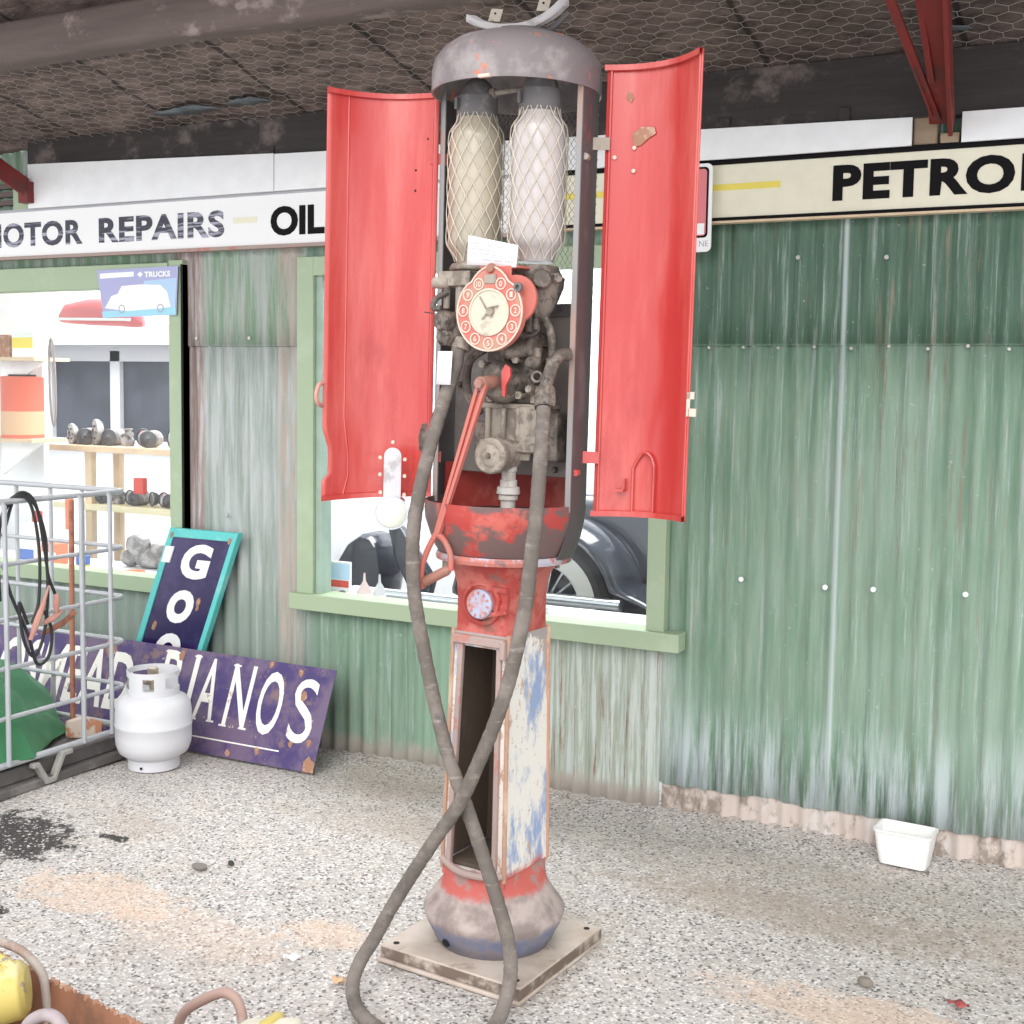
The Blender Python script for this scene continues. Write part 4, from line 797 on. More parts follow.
# left door fittings
Pc = fL(.30, 0.0); 
a = MB(); c0 = Vector((-.268, -.150, 0)); ex = Vector((.85, .53, 0)).normalized(); ey = Vector((-.53, .85, 0)).normalized()
def lf(u, v, t_): p = Vector((-.287, -.134, 1.33)) + ex * u - ey * t_; return (p.x, p.y, 1.33 + v)
po = [(-.024, -.07)] + [(.024, -.07)] + [(.024 * math.cos(math.radians(x)), .066 + .024 * math.sin(math.radians(x))) for x in range(0, 181, 20)]
a.prism(po, lf, 0, .006); sg_ = part('indicator_plate', a, peel('grey_white_plate', (.60, .58, .60), [((.36, .33, .33), U1, 14, .52, .62, .7, 1)], .4), ds[0])
for u, v in ((-.034, .062), (.034, .058), (-.034, .015), (.034, .012), (-.032, -.035), (.034, -.04), (.0, .105)):
    a = MB(); a.lathe([(0, .012), (.005, .012), (.006, 0)], lf(u, v, .0), (.53, -.85, 0), 8); part('bolt', a, 'dial_rim', ds[0])
a = MB(); c1 = Vector(lf(0, -.09, .02)); ax_ = Vector((.47, -.88, -.03)).normalized(); a.lathe([(.043, 0), (.047, 0), (.047, -.006), (.045, -.05), (.0, -.05)], c1, ax_, 32); ls = part('lens_housing', a, 'chrome', ds[0])
a = MB(); a.lathe([(0, .006), (.02, .005), (.036, .002), (.043, -.002)], c1, ax_, 32); part('lens', a, flat('milky_green_white_lens', (.74, .77, .68), .15), ls)
a = MB(); po = [(math.sin(x * .5) * .02 - .0, -.0 + x * .012) for x in range(2)]; a.prism([(-.014, 1.41), (.0, 1.405), (.010, 1.42), (.012, 1.475), (.008, 1.49), (-.008, 1.485), (-.016, 1.45)], lambda u, v, t_: tuple(fL(.06 - u * 4, (v - 1.283) / 1.1, -.003 - t_)), 0, .002); part('worn_spot', a, 'cast', ds[0])
a = MB(); a.tube(spline([fL(1, .235, 0), fL(1.04, .24, -.01), fL(1.06, .26, -.01), fL(1.04, .285, -.01), fL(1, .29, 0)], 4), .006, 8); part('latch_loop', a, 'copper', ds[0])
a = MB(); s_ = fR(1, .245); a.box(s_.x, s_.x + .022, s_.y - .004, s_.y - .001, s_.z - .02, s_.z); s2 = fR(1, .265); a.box(s2.x - .004, s2.x + .016, s2.y - .004, s2.y - .001, s2.z - .0, s2.z + .018); a.box(s2.x - .004, s2.x + .005, s2.y - .004, s2.y - .001, s_.z - .02, s2.z + .018); part('latch_plate', a, 'dial_rim', ds[1])
a = MB(); p0 = fR(.42, .0, -.004)
po = [(.34, .0), (.56, .0), (.56, .105), (.53, .125), (.48, .135), (.43, .135), (.38, .12), (.34, .10)]
for i in range(len(po)): u0_, v0_ = po[i]; u1_, v1_ = po[(i + 1) % len(po)]; a.tube([fR(u0_, v0_ + .01, -.008), fR(u1_, v1_ + .01, -.008)], .004, 6)
part('cover_pressing', a, 'door_red', ds[1])
a = MB(); q0 = fR(.25, .07, -.01); a.box(q0.x - .012, q0.x + .012, q0.y - .02, q0.y, q0.z - .015, q0.z - .008); a.box(q0.x + .006, q0.x + .012, q0.y - .01, q0.y, q0.z - .01, q0.z + .02); part('hook', a, 'door_red', ds[1])
for (u, v) in ((.08, .80), (.24, .82), (.24, .77)):
    a = MB(); a.lathe([(0, .004), (.005, .003), (.006, 0)], fR(u, v, -.004), (.3, -.95, 0), 10); part('rivet', a, 'dial_rim', ds[1])
a = MB(); a.prism([(.16, .93), (.19, .945), (.22, .93), (.2, .918)], lambda u, v, t_: tuple(fR(u, v, -.004 - t_)), 0, .0008); part('worn_spot', a, 'rust', ds[1]); a = MB(); a.prism([(.22, .85), (.30, .865), (.42, .862), (.44, .848), (.36, .838), (.30, .825), (.24, .822)], lambda u, v, t_: tuple(fR(u, v, -.004 - t_)), 0, .0008); part('worn_spot', a, 'rust', ds[1])
for (u, v) in ((.14, .80), (.24, .725), (.24, .675)):
    a = MB(); a.lathe([(0, .001), (.0035, .001)], fL(u - .1 + .05, v + .09, -.004), (.5, -.85, 0), 8); part('screw_hole', a, 'dark', ds[0])
for zz_, mt_ in ((2.235, 'cast_light'), (1.415, 'door_red')):
    a = MB(); a.bar((.205, .02, zz_), (.262, .045, zz_), .004, .032, (0, 0, 1)); a.lathe([(0, 0), (.009, 0), (.009, .022), (0, .022)], (.222, .0, zz_ - .04), (.2, -1, 0), 12); part('hinge', a, mt_, ds[1])
    a = MB(); a.bar((-.205, -.02, zz_ - .02), (-.242, -.05, zz_ - .02), .004, .03, (0, 0, 1)); part('hinge', a, 'door_red', ds[0])

# ================================================================ LEANING SIGNS
def plane_fn(o, ux, uy):
    o, ux, uy = Vector(o), Vector(ux).normalized(), Vector(uy).normalized(); n = ux.cross(uy).normalized()
    if n.y > 0: n = -n
    return lambda u, v, t_: tuple(o + ux * u + uy * v + n * t_)
t = thing('pianos_sign', 'long purple-blue enamel sign lettered PIANOS in cream, leaning low against the wall', 'sign', (-3.9, 4.15, 0)); L = Local(t)
fn = plane_fn((-3.05, 4.13, .002), (1, 0, 0), (0, .38, .92))
a = MB(); a.prism([(-2.02, .0), (-.012, .0), (.0, .03), (.003, .432), (-2.02, .440)], fn, -.004, 0); L.part('sheet', a, 'navyrust', smooth=20)
a = MB()
def serif(u, v, w=.03, h=.008): a.prism([(u - w, v), (u + w, v), (u + w, v + h), (u - w, v + h)], fn, 0, .0012)
ins = (('P', -.915, .10, .15), ('I', -.745, .026, .145), ('A', -.69, .11, .138), ('N', -.52, .12, .13), ('O', -.355, .125, .12), ('S', -.175, .12, .11))
for ch, u, wd, v in ins:
    text_mb(ch, fn, wd, .27, .0012, .002 if ch == 'S' else .008, a, u, v)
    if ch in 'PIAN':
        for uu in ([u + .012] if ch in 'PI' else [u + .006, u + wd - .006]): serif(uu, v - .004, .02)
        if ch != 'A': serif(u + .012, v + .258, .02)
text_mb('OSMEAD', fn, .85, .27, .0012, .018, a, -1.93, .11, slant=-.0)
a.prism([(-.66, .062), (-.19, .062), (-.19, .068), (-.66, .068)], fn, 0, .001); L.part('lettering', a, 'signletter', smooth=0)
for (u, v, s_) in ((-.03, .02, .05), (-.13, .30, .03), (-.17, .40, .022), (-.33, .42, .02), (-.30, .05, .02), (-.14, .10, .018), (-.45, .02, .02), (-.83, .40, .03), (-1.25, .40, .06), (-.05, .12, .02)):
    n = 11; a = MB(); a.prism([(u + s_ * math.cos(2 * pi * k / n) * random.uniform(.5, 1) * .8, max(.001, min(.43, v + s_ * math.sin(2 * pi * k / n) * random.uniform(.5, 1)))) for k in range(n)], fn, 0, .0016)
    L.part('rust_patch', a, 'rust', smooth=0)
t = thing('goo_sign', 'dark blue enamel sign in a teal frame lettered GOO downward, leaning behind the PIANOS sign', 'sign', (-4.1, 4.2, 0)); L = Local(t)
gp = plane_fn((-4.345, 4.325, .0), (1, 0, 0), (.315, .06, .93))
def quad(x0, x1, v0, v1, t0, t1, mb): mb.prism([(x0, v0), (x1, v0), (x1, v1), (x0, v1)], gp, t0, t1)
a = MB(); quad(.03, .37, .02, .94, -.012, 0, a); L.part('panel', a, 'navy')
a = MB(); quad(-.004, .030, 0, .984, -.03, .006, a); quad(.365, .392, 0, .984, -.03, .006, a); quad(.03, .365, .940, .984, -.03, .006, a); quad(.03, .365, 0, .025, -.03, .006, a); L.part('frame', a, 'teal', bev=.003)
a = MB(); text_mb('G', gp, .165, .17, .0015, .05, a, .118, .745); text_mb('O', gp, .15, .165, .0015, .07, a, .115, .525); text_mb('O', gp, .15, .165, .0015, .07, a, .115, .31); text_mb('D', gp, .14, .165, .0015, .07, a, .115, .10)
a.box(0, 0, 0, 0, 0, 0) if False else None; L.part('lettering', a, 'white', smooth=0)
a = MB(); quad(.006, .055, .815, .895, .0, .0075, a); L.part('paper_sticker', a, 'paper')
a = MB()
for (u, v, s_) in ((.285, .64, .02), (.075, .50, .022), (.29, .61, .014), (.36, .945, .016), (.02, .95, .014)):
    n = 10; a.prism([(u + s_ * .7 * math.cos(2 * pi * k / n) * random.uniform(.7, 1), v + s_ * 1.3 * math.sin(2 * pi * k / n) * random.uniform(.7, 1)) for k in range(n)], gp, .0, .0075 if v > .9 else .002)
L.part('chipped_patch', a, 'rust', smooth=0)

# ================================================================ GAS BOTTLE
gb = thing('gas_bottle', 'off-white steel gas bottle standing on gravel in front of the PIANOS sign', 'gas bottle', (-3.69, 3.90, 0)); 
def gpart(n, mb, mt, parent=None, **k): return mb.build(n, mt, parent or gb, **k)
a = MB(); a.lathe([(0, .032), (.06, .034), (.11, .045), (.14, .068), (.152, .10), (.1545, .13), (.1545, .175), (.1565, .178), (.1565, .186), (.1545, .189), (.1545, .235), (.150, .265), (.135, .29), (.105, .308), (.06, .318), (.03, .322), (0, .322)], n=56); gpart('tank', a, 'bottle', smooth=40)
a = MB(); a.lathe([(.098, .002), (.105, .0), (.105, .045), (.100, .05), (.098, .045)], n=48, close=True); fr = gpart('foot_ring', a, 'bottle')
a = MB(); a.lathe([(0, .0), (.006, 0)], (.030, -.1063, .018), (.28, -.96, 0), 10); gpart('drain_hole', a, 'dark', fr)
a = MB(); r1 = .103
for (a0, a1, z0, z1) in ((0, 360, .300, .335), (0, 360, .385, .408), (250, 290, .32, .39), (195, 225, .32, .39), (315, 340, .32, .39), (60, 130, .32, .39)):
    a.lathe([(r1, z0), (r1 + .003, z0), (r1 + .003, z1), (r1, z1)], n=36 if a1 - a0 == 360 else 8, a0=math.radians(a0), a1=math.radians(a1), close=True)
gpart('valve_collar', a, 'bottle')
a = MB(); a.cyl((0, 0, .31), (0, 0, .36), .016); a.lathe([(0, .03), (.022, .028), (.022, 0), (0, 0)], (0, 0, .385), (0, 0, 1), 8); a.cyl((0, 0, .36), (0, 0, .385), .008); a.cyl((0, 0, .35), (-.04, -.01, .35), .011); gpart('valve', a, peel('dull_brass', (.42, .36, .26), [((.2, .17, .14), U1, 20, .5, .6, .8, 1)], .4, metal=.4))
# ================================================================ TANK CAGE
t = thing('tank_cage', 'galvanised tube cage of an intermediate bulk tank on a dark pallet at the left edge', 'cage', (-4.4, 3.4, 0)); L = Local(t)
X0, X1, Y0_, Y1_ = -5.0, -3.88, 2.85, 3.95
def loop(z, off=0):
    r = .05; P = []
    for cx, cy, a0 in ((X1 - r, Y1_ - r, 0), (X0 + r, Y1_ - r, 90), (X0 + r, Y0_ + r, 180), (X1 - r, Y0_ + r, 270)):
        for k in range(6): an = math.radians(a0 + 18 * k); P.append((cx + (r + off) * math.cos(an), cy + (r + off) * math.sin(an), z))
    return P
for z, r in ((1.135, .0115), (.897, .009), (.687, .009), (.498, .009), (.306, .009), (.125, .013)):
    a = MB(); a.tube(loop(z), r, 10, closed=True); L.part('rail', a, 'galv')
for y in (3.84, 3.685, 3.49, 3.31, 3.12, 2.95):
    if y in (3.49,): continue
    a = MB(); a.tube([(X1 + .018, y, .125), (X1 + .018, y, 1.12), (X1 + .004, y, 1.135)], .0095, 10); L.part('upright', a, 'galv')
for x in (-3.99, -4.15, -4.34, -4.55, -4.75, -4.92):
    a = MB(); a.tube([(x, Y1_ + .018, .125), (x, Y1_ + .018, 1.135)], .0095, 10); L.part('upright', a, 'galv')
a = MB(); a.box(X0, X1 + .02, Y0_, Y1_ + .01, .0, .035); a.box(X0 + .03, X1 - .02, Y0_ + .03, Y1_ - .03, .035, .095); pa = L.part('pallet', a, 'pallet', bev=.006)
for y in (3.42, 2.9):
    a = MB(); fnp = lambda u, v, t_: (X1 + .028 - t_, u, v)
    a.prism([(y, .105), (y + .03, .105), (y + .075, .03), (y + .10, .03), (y + .145, .12), (y + .20, .12), (y + .20, .10), (y + .16, .10), (y + .11, .008), (y + .06, .008), (y + .02, .085), (y, .085)], fnp, 0, .03)
    L.part('pallet_foot', a, 'plastic', bev=.004)
a = MB(); a.tube([(X1 - .003, 3.50, .604), (X1 + .002, 3.6, .63), (X1, 3.66, .665)], .012, 10); L.part('rusty_clip', a, 'rustwire')
t = tag(MB().tube([(-4.10, 3.85, .036), (-4.10, 3.86, 1.09)], .011, 10).build('steel_rod', 'rustwire', org=(-4.1, 3.85, .036)), 'thin rust-red steel rod standing upright inside the tank cage', 'rod')
a = MB(); base = []
def tarp(u, v):
    th_ = 2 * pi * u; ph = pi * v; x = math.sin(ph) * math.cos(th_); y = math.sin(ph) * math.sin(th_); z = math.cos(ph)
    q = Vector((x, y, z)); d = 1 + .28 * mnoise.noise(q * 1.3 + Vector((3, 1, 2))) + .12 * mnoise.noise(q * 3.2)
    zz = z * d; pk = max(0, zz) 
    return (-4.38 + x * d * .45 - .05 * pk, 3.43 + y * d * .49 - .12 * pk, max(.1, .13 + pk * .42 + min(0, zz) * .05))
a.grid(tarp, 22, 14); o = a.build('tarpaulin', 'tarp', smooth=28, org=(-4.4, 3.4, .1)); tag(o, 'crumpled green tarpaulin bundle inside the tank cage', 'tarpaulin')
t = tag(MB().prism([(0, 0), (.16, -.02), (.17, .1), (.08, .15), (0, .12)], lambda u, v, t_: (-4.02 + u * .5 - .03 + t_, 3.76 + u * .6, .10 + v * .6), 0, .03).build('rust_stained_cloth', peel('rust_stained_cloth', (.62, .52, .44), [((.5, .2, .1), U1, 9, .5, .56, .9, 1)], .9), bev=.006, org=(-4.0, 3.8, .1)), 'rust-stained pale rag lying inside the cage corner behind the gas bottle', 'rag')
# jumper cables
t = thing('jumper_cables', 'black jumper cables with worn pinkish clamps hanging over the cage top rail', 'cables', (-3.88, 3.4, 1.14)); L = Local(t)
XC = -3.85
a = MB()
for pts in ([(-3.93, 3.34, .75), (-3.93, 3.335, 1.0), (-3.9, 3.36, 1.12), (-3.88, 3.39, 1.152), (-3.858, 3.43, 1.12), (XC, 3.46, .95), (XC, 3.455, .75), (XC, 3.42, .66)],
            [(-3.93, 3.33, .80), (-3.92, 3.34, 1.05), (-3.89, 3.38, 1.15), (-3.858, 3.44, 1.13), (XC, 3.49, 1.0), (XC, 3.50, .85), (XC, 3.535, .76)],
            [(-3.92, 3.35, 1.0), (-3.89, 3.39, 1.155), (-3.86, 3.45, 1.13), (XC, 3.485, .95), (XC, 3.50, .80), (XC, 3.48, .62), (XC, 3.43, .53), (XC, 3.38, .60), (XC, 3.36, .75), (XC, 3.40, .66)],
            [(-3.9, 3.33, .9), (-3.87, 3.34, .78), (XC, 3.40, .62), (XC, 3.44, .50), (XC, 3.50, .52), (XC, 3.515, .62), (XC, 3.48, .70)]): a.tube(spline(pts, 8), .0065, 8)
L.part('cable', a, 'cable')
for p0, p1 in (((XC + .01, 3.535, .76), (XC + .01, 3.53, .69)), ((XC + .01, 3.47, .655), (XC + .01, 3.54, .675)), ((XC + .012, 3.40, .60), (XC + .012, 3.47, .74))):
    a = MB(); p0, p1 = Vector(p0), Vector(p1); d = (p1 - p0); a.tube([p0, p0 + d * .5, p1], [.008, .014, .009], 8); a.tube([p1, p1 + d * .35 + Vector((0, 0, .01))], [.007, .004], 6); L.part('clamp', a, 'copper')
# ================================================================ SMALL THINGS ON THE GROUND
t = thing('plastic_tub', 'white empty rectangular plastic tub on the gravel at the foot of the green wall', 'tub', (-.73, 4.34, .0))
a = MB()
def tr(hx, hy, z, cy=0): return [(x, y + cy, z) for x, y in [(p[0], p[1]) for p in rrect(-hx, hx, -hy, hy, .02, 4)]]
a.loft([tr(.078, .045, .002), tr(.088, .055, .06), tr(.094, .060, .112), tr(.098, .064, .114), tr(.098, .064, .122), tr(.092, .058, .122), tr(.090, .056, .112), tr(.082, .05, .06), tr(.074, .041, .008)]); a.build('shell', flat('glossy_white_plastic', (.85, .84, .82), .3), t)
t.rotation_euler = (0, 0, math.radians(-4))
def stone(name, x, y, r, h, mt, lab, cat, rz_=0):
    a = MB(); a.loft([[(r * s_ * math.cos(2 * pi * k / 10) * random.uniform(.8, 1.1), r * .6 * s_ * math.sin(2 * pi * k / 10) * random.uniform(.8, 1.1), z) for k in range(10)] for s_, z in ((.9, 0), (1, h * .5), (.75, h))])
    o = a.build(name, mt, smooth=50); o.location = (x, y, 0); o.rotation_euler = (0, 0, rz_); tag(o, lab, cat)
stone('flat_stone', -2.765, 3.13, .035, .012, flat('grey_brown_stone', (.2, .18, .16), .9), 'flat dark grey-brown stone on the gravel left of the pump', 'stone')
stone('pebble', -2.694, 3.201, .013, .014, flat('dark_pebble', (.05, .05, .05), .9), 'tiny near-black pebble just right of the flat stone', 'stone')
stone('stone_lump', -.657, 3.375, .022, .02, flat('brown_stone', (.22, .19, .16), .9), 'small brown stone lump at the lower right of the gravel', 'stone')
def leaf(x, y, s_, mt, lab, cat, rz_):
    a = MB(); a.grid(lambda u, v: ((u - .5) * s_, (v - .5) * s_ * .55 * (math.sin(pi * u) ** .6 + .1), .006 + .01 * math.sin(u * 5 + v * 2) ** 2), 8, 3); o = a.build(cat.replace(' ', '_'), mt, solid=.001, smooth=60); o.location = (x, y, 0); o.rotation_euler = (0, 0, rz_); tag(o, lab, cat)
leaf(-2.09, 2.74, .055, 'paper', 'scrap of white paper on the gravel left of the pump base', 'paper scrap', .3)
leaf(-1.90, 2.69, .05, flat('dry_tan_leaf', (.66, .44, .26), .7), 'dry tan leaf on the gravel left of the pump base plate', 'dry leaf', -.3)
leaf(-.416, 3.37, .055, flat('red_leaf', (.38, .08, .08), .6), 'small dark red leaf on the gravel at the lower right', 'red leaf', 0)
# ================================================================ FOREGROUND MACHINERY, LOWER LEFT
t = thing('steel_trough', 'rusty brown steel trough with a jagged rim at the bottom left corner', 'trough', (-2.2, 1.65, 0)); L = Local(t)
ZT = .30; A0 = Vector((-2.42, 1.952, 0)); A1 = Vector((-1.60, 1.815, 0)); d = (A1 - A0).normalized(); pn = Vector((d.y, -d.x, 0)); pn = -pn if pn.y > 0 else pn
a = MB(); n = 50
vs = []
for i in range(n + 1):
    p = A0 + (A1 - A0) * i / n; j_ = random.uniform(-.004, .004)
    for off, z in ((0, 0), (0, ZT + j_), (.006, ZT + j_), (.05, .05)): q2 = p + pn * off; vs.append((q2.x, q2.y, z))
a.add(vs, [(i * 4 + k, i * 4 + k + 1, i * 4 + 5 + k, i * 4 + 4 + k) for i in range(n) for k in range(3)])
L.part('side', a, 'troughrust', smooth=25)
a = MB(); q = [A0, A1, A1 + pn * .55, A0 + pn * .55]; a.hexa([(p.x, p.y, .02) for p in q] + [(p.x, p.y, .05) for p in q]); a.bar((q[0].x, q[0].y, .15), (q[3].x, q[3].y, .15), .01, .3); L.part('bottom', a, 'inside')
a = MB()
for i in range(0, 60): 
    p = A0 + (A1 - A0) * random.random(); a.disc((p.x + random.uniform(-.004, .006), p.y - .002, ZT - .004), (random.uniform(-.4, .4), 0, 1), random.uniform(.003, .007), .008, 6)
L.part('rim_crust', a, 'rust')
t = thing('yellow_engine', 'scratched yellow machine with a curved casing sitting in the rusty trough', 'machine', (-2.15, 1.75, .05)); L = Local(t)
a = MB(); a.hexa([(-2.42, 1.60, .05), (-2.10, 1.60, .05), (-2.10, 1.77, .05), (-2.42, 1.77, .05), (-2.42, 1.62, .355), (-2.13, 1.62, .345), (-2.12, 1.775, .35), (-2.42, 1.775, .37)]); L.part('casing', a, 'yellowpaint', bev=.02)
a = MB(); a.lathe([(0, .03), (.045, .03), (.06, .018), (.065, -.03), (0, -.03)], (-2.10, 1.80, .315), (.75, .65, .12), 28); ec = L.part('end_cover', a, 'yellowpaint', bev=.003)
a = MB(); a.tube(spline([(-2.30, 1.75, .36), (-2.2, 1.78, .385), (-2.12, 1.79, .38), (-2.08, 1.80, .35)], 5), .012, 8); L.part('top_rib', a, 'yellowpaint')
t = thing('bent_pipe', 'bent scuffed grey pipe rising over the yellow machine', 'pipe', (-2.12, 1.85, .05)); L = Local(t)
a = MB(); a.tube(spline([(-2.34, 1.88, .375), (-2.233, 1.88, .362), (-2.171, 1.88, .356), (-2.129, 1.88, .338), (-2.102, 1.88, .312), (-2.093, 1.88, .27), (-2.088, 1.88, .2), (-2.086, 1.87, .05)], 8), .010, 12); L.part('tube', a, 'tubegrey')
t = thing('pipe_stub', 'short purplish curved pipe end at the bottom edge beside the yellow machine', 'pipe', (-2.0, 1.75, .05)); L = Local(t)
a = MB(); a.tube(spline([(-2.01, 1.74, .05), (-2.008, 1.74, .2), (-1.996, 1.74, .285), (-1.961, 1.74, .32), (-1.922, 1.74, .332), (-1.895, 1.74, .318), (-1.887, 1.74, .28), (-1.885, 1.74, .05)], 8), .013, 12); L.part('tube', a, flat('purplish_grey_pipe', (.36, .30, .31), .6, var=.15))
t = thing('loop_handle_tool', 'pale machine part with a rusty pipe loop handle at the bottom edge', 'tool', (-1.80, 2.1, 0)); L = Local(t)
a = MB(); a.tube(spline([(-1.985, 2.15, .01), (-1.970, 2.15, .10), (-1.950, 2.15, .147), (-1.902, 2.15, .186), (-1.837, 2.15, .223), (-1.800, 2.15, .22), (-1.783, 2.15, .194), (-1.777, 2.15, .15), (-1.775, 2.15, .08)], 8), .012, 12); L.part('loop_handle', a, 'tubebrown')
a = MB(); a.hexa([(-1.80, 2.06, 0), (-1.57, 2.06, 0), (-1.57, 2.18, 0), (-1.80, 2.18, 0), (-1.78, 2.07, .175), (-1.60, 2.07, .215), (-1.62, 2.16, .22), (-1.77, 2.16, .18)]); a.mat(1); a.box(-1.70, -1.67, 2.10, 2.17, .19, .212); L.part('body', a, [flat('cream_grey_cast_part', (.62, .58, .48), .6, var=.1), 'yellowpaint'], bev=.015)

# ================================================================ INSIDE THE LEFT WINDOW
def wood(name, b, lab, cat='shelf'): o = pbox(name, b, 'shelfwood', org=((b[0] + b[1]) / 2, b[2], b[4]), bev=.003); tag(o, lab, cat); return o
YS = 5.3
t = thing('parts_bench', 'pale wooden shelf of old parts with two posts inside the left window', 'shelf', (-5.2, YS, 0)); L = Local(t)
for z in (1.22, .885):
    a = MB(); a.box(-5.80, -4.0, YS, YS + .3, z - .035, z); L.part('shelf_board', a, 'shelfwood' if z > 1 else flat('pale_yellow_wood', (.70, .64, .44), .6))
for x in (-5.55, -4.05):
    for y in (YS + .03, YS + .25): a = MB(); a.box(x, x + .05, y, y + .04, 0, 1.19); L.part('leg', a, 'shelfwood')
def mech(kind, x, y, z, s, lab, grp=None):
    t = thing(('headlamp', 'generator', 'gear_housing', 'carburettor')[kind], lab, ('headlamp', 'engine part', 'engine part', 'engine part')[kind], (x, y, z), grp)
    def p(n, mb, mt): return mb.build(n, mt, t)
    if kind == 0:
        a = MB(); a.lathe([(0, -.06), (.03, -.055), (.05, -.03), (.058, 0), (.062, .004), (.058, .01)], (0, 0, .062), (-.2, -1, .05), 22); p('bowl', a, 'darkpart'); a = MB(); a.lathe([(0, .014), (.03, .012), (.052, .005)], (0, 0, .062), (-.2, -1, .05), 22); p('lens', a, 'chrome')
    elif kind == 1:
        a = MB(); a.cyl((-.05, .06, .05), (.0, -.06, .05), .05, n=22); p('barrel', a, 'greypart'); a = MB(); a.lathe([(0, .02), (.012, .02), (.02, .012), (.05, .005), (.052, 0)], (.0, -.06, .05), (.4, -1, 0), 22); a.cyl((.0, -.06, .05), (.01, -.095, .05), .01); p('end_cap', a, 'darkpart')
    elif kind == 2:
        a = MB(); a.lathe([(.02, 0), (.06, .0), (.075, .02), (.075, .04), (.03, .05), (.02, .05)], (0, 0, .076), (-.3, -1, 0), 26, close=True); a.box(-.06, .06, -.02, .03, 0, .02); p('rim', a, 'greypart'); a = MB()
        for k in range(6): an = k * pi / 3; a.cyl((.04 * math.cos(an), -.05, .076 + .04 * math.sin(an)), (.04 * math.cos(an), -.06, .076 + .04 * math.sin(an)), .007, n=6)
        p('bolts', a, 'darkpart')
    else:
        a = MB(); a.lathe([(0, 0), (.035, 0), (.04, .03), (.03, .05), (.018, .06), (.02, .09), (.03, .1), (0, .1)], (0, 0, 0), (0, 0, 1), 16); a.cyl((-.05, 0, .06), (.05, -.01, .07), .017); p('body', a, 'greypart')
    t.scale = (s, s, s); t.rotation_euler = (0, 0, random.uniform(-.4, .4))
words = ('small dark headlamp', 'grey drum generator', 'round bolted gear housing', 'grey carburettor')
pos1 = ['standing first from the left on the upper shelf', 'second from the left on the upper shelf', 'third from the left on the upper shelf', 'left of centre on the upper shelf', 'at the middle of the upper shelf', 'right of centre on the upper shelf', 'third from the right on the upper shelf', 'second from the right on the upper shelf', 'at the right end of the upper shelf']
for i, kx in enumerate((2, 1, 2, 1, 3, 0, 1, 0, 2)): mech(kx, -5.70 + i * .102, YS + .11 + .02 * (i % 2), 1.22, (.8, .95, 1.0, .95, 1.0, .85, .95, .85, .8)[i], words[kx] + ' ' + pos1[i], 'old parts on the upper shelf')
for i, kx in enumerate((1, 3, 0, 1, 0, 0, 1, 2)): mech(kx, -5.45 + i * .085, YS + .11, .885, (.8, .85, .7, .8, .7, .7, .8, .6)[i], words[kx] + ' ' + pos1[i].replace('upper', 'lower'), 'old parts on the lower shelf')
o = tag(MB().box(-5.17, -5.10, YS + .02, YS + .06, .96, 1.05).build('red_box', 'redplast', bev=.004), 'small bright red box on top of the lower shelf parts', 'box')
# scrap on the sill ledge
for i in range(9):
    x = -4.72 + i * .05; s_ = random.uniform(.05, .08); a = MB(); z = .64 + (.05 if i % 3 == 1 else 0)
    a.grid(lambda u, v: (x + s_ * math.sin(pi * v) * math.cos(2 * pi * u) * (1 + .3 * mnoise.noise(Vector((u * 5, v * 5, i)))), 4.84 + .05 * math.sin(pi * v) * math.sin(2 * pi * u), max(.641, z + s_ * .8 + s_ * .8 * math.cos(pi * v))), 10, 7)
    tag(a.build('metal_casting', 'greypart', smooth=30), ('grey scrap casting in the heap on the window ledge, ' + ('leftmost', 'second from left', 'third from left', 'fourth from left', 'middle one', 'fourth from right', 'third from right', 'second from right', 'rightmost')[i]), 'casting', 'scrap castings on the window ledge')
t = thing('oil_tin', 'small dark tin with a yellow band on the left window ledge', 'tin', (-4.83, 4.62, .64)); a = MB(); a.lathe([(0, 0), (.035, 0), (.035, .075), (.02, .085), (0, .085)], n=22); a.build('body', 'blue', t); a = MB(); a.lathe([(.0355, .01), (.0355, .03), (.034, .03)], n=22); a.build('band', 'yellow', t)
t = tag(MB().lathe([(0, 0), (.05, 0), (.065, .02), (.06, .022), (.045, .006), (0, .006)], (-4.50, 4.62, .64), n=24).build('red_dish', 'orange'), 'shallow faded red dish on the left window ledge', 'dish')
t = tag(MB().lathe([(0, 0), (.03, 0), (.034, .025), (.012, .035), (.0, .03)], (-4.60, 4.58, .64), n=14).build('small_casting', 'greypart'), 'small round grey fitting at the front of the left window ledge', 'fitting')
t = tag(MB().tube(spline([(-4.75, 4.6, .646), (-4.70, 4.58, .646), (-4.68, 4.64, .646), (-4.73, 4.66, .65)], 6), .004, 6).build('wire_coil', 'darkpart'), 'loose dark wire lying on the left window ledge', 'wire')
def bx(name, b, mt, lab, cat, band=None):
    t = thing(name, lab, cat, ((b[0] + b[1]) / 2, b[2], b[4])); L = Local(t); a = MB(); a.box(*b); L.part('body', a, mt, bev=.003)
    if band: a = MB(); a.box(b[0] + .005, b[1] - .005, b[2] - .002, b[2] + .001, b[4] + (b[5] - b[4]) * band[0], b[4] + (b[5] - b[4]) * band[1]); L.part('printed_panel', a, band[2])
bx('orange_box', (-5.17, -5.06, 4.66, 4.74, .64, .75), 'orange', 'orange-red carton on the left window ledge behind the cables', 'box', (.3, .6, 'paper'))
bx('white_bottle_box', (-5.33, -5.22, 4.66, 4.74, .64, .84), 'paper', 'white carton with a blue base panel on the ledge at the left edge', 'box', (.02, .35, 'blue'))
bx('red_white_carton', (-5.20, -5.13, 4.85, 4.92, .64, 1.0), 'paper', 'tall white and red carton on the ledge behind the orange one', 'box', (.45, .95, 'orange'))
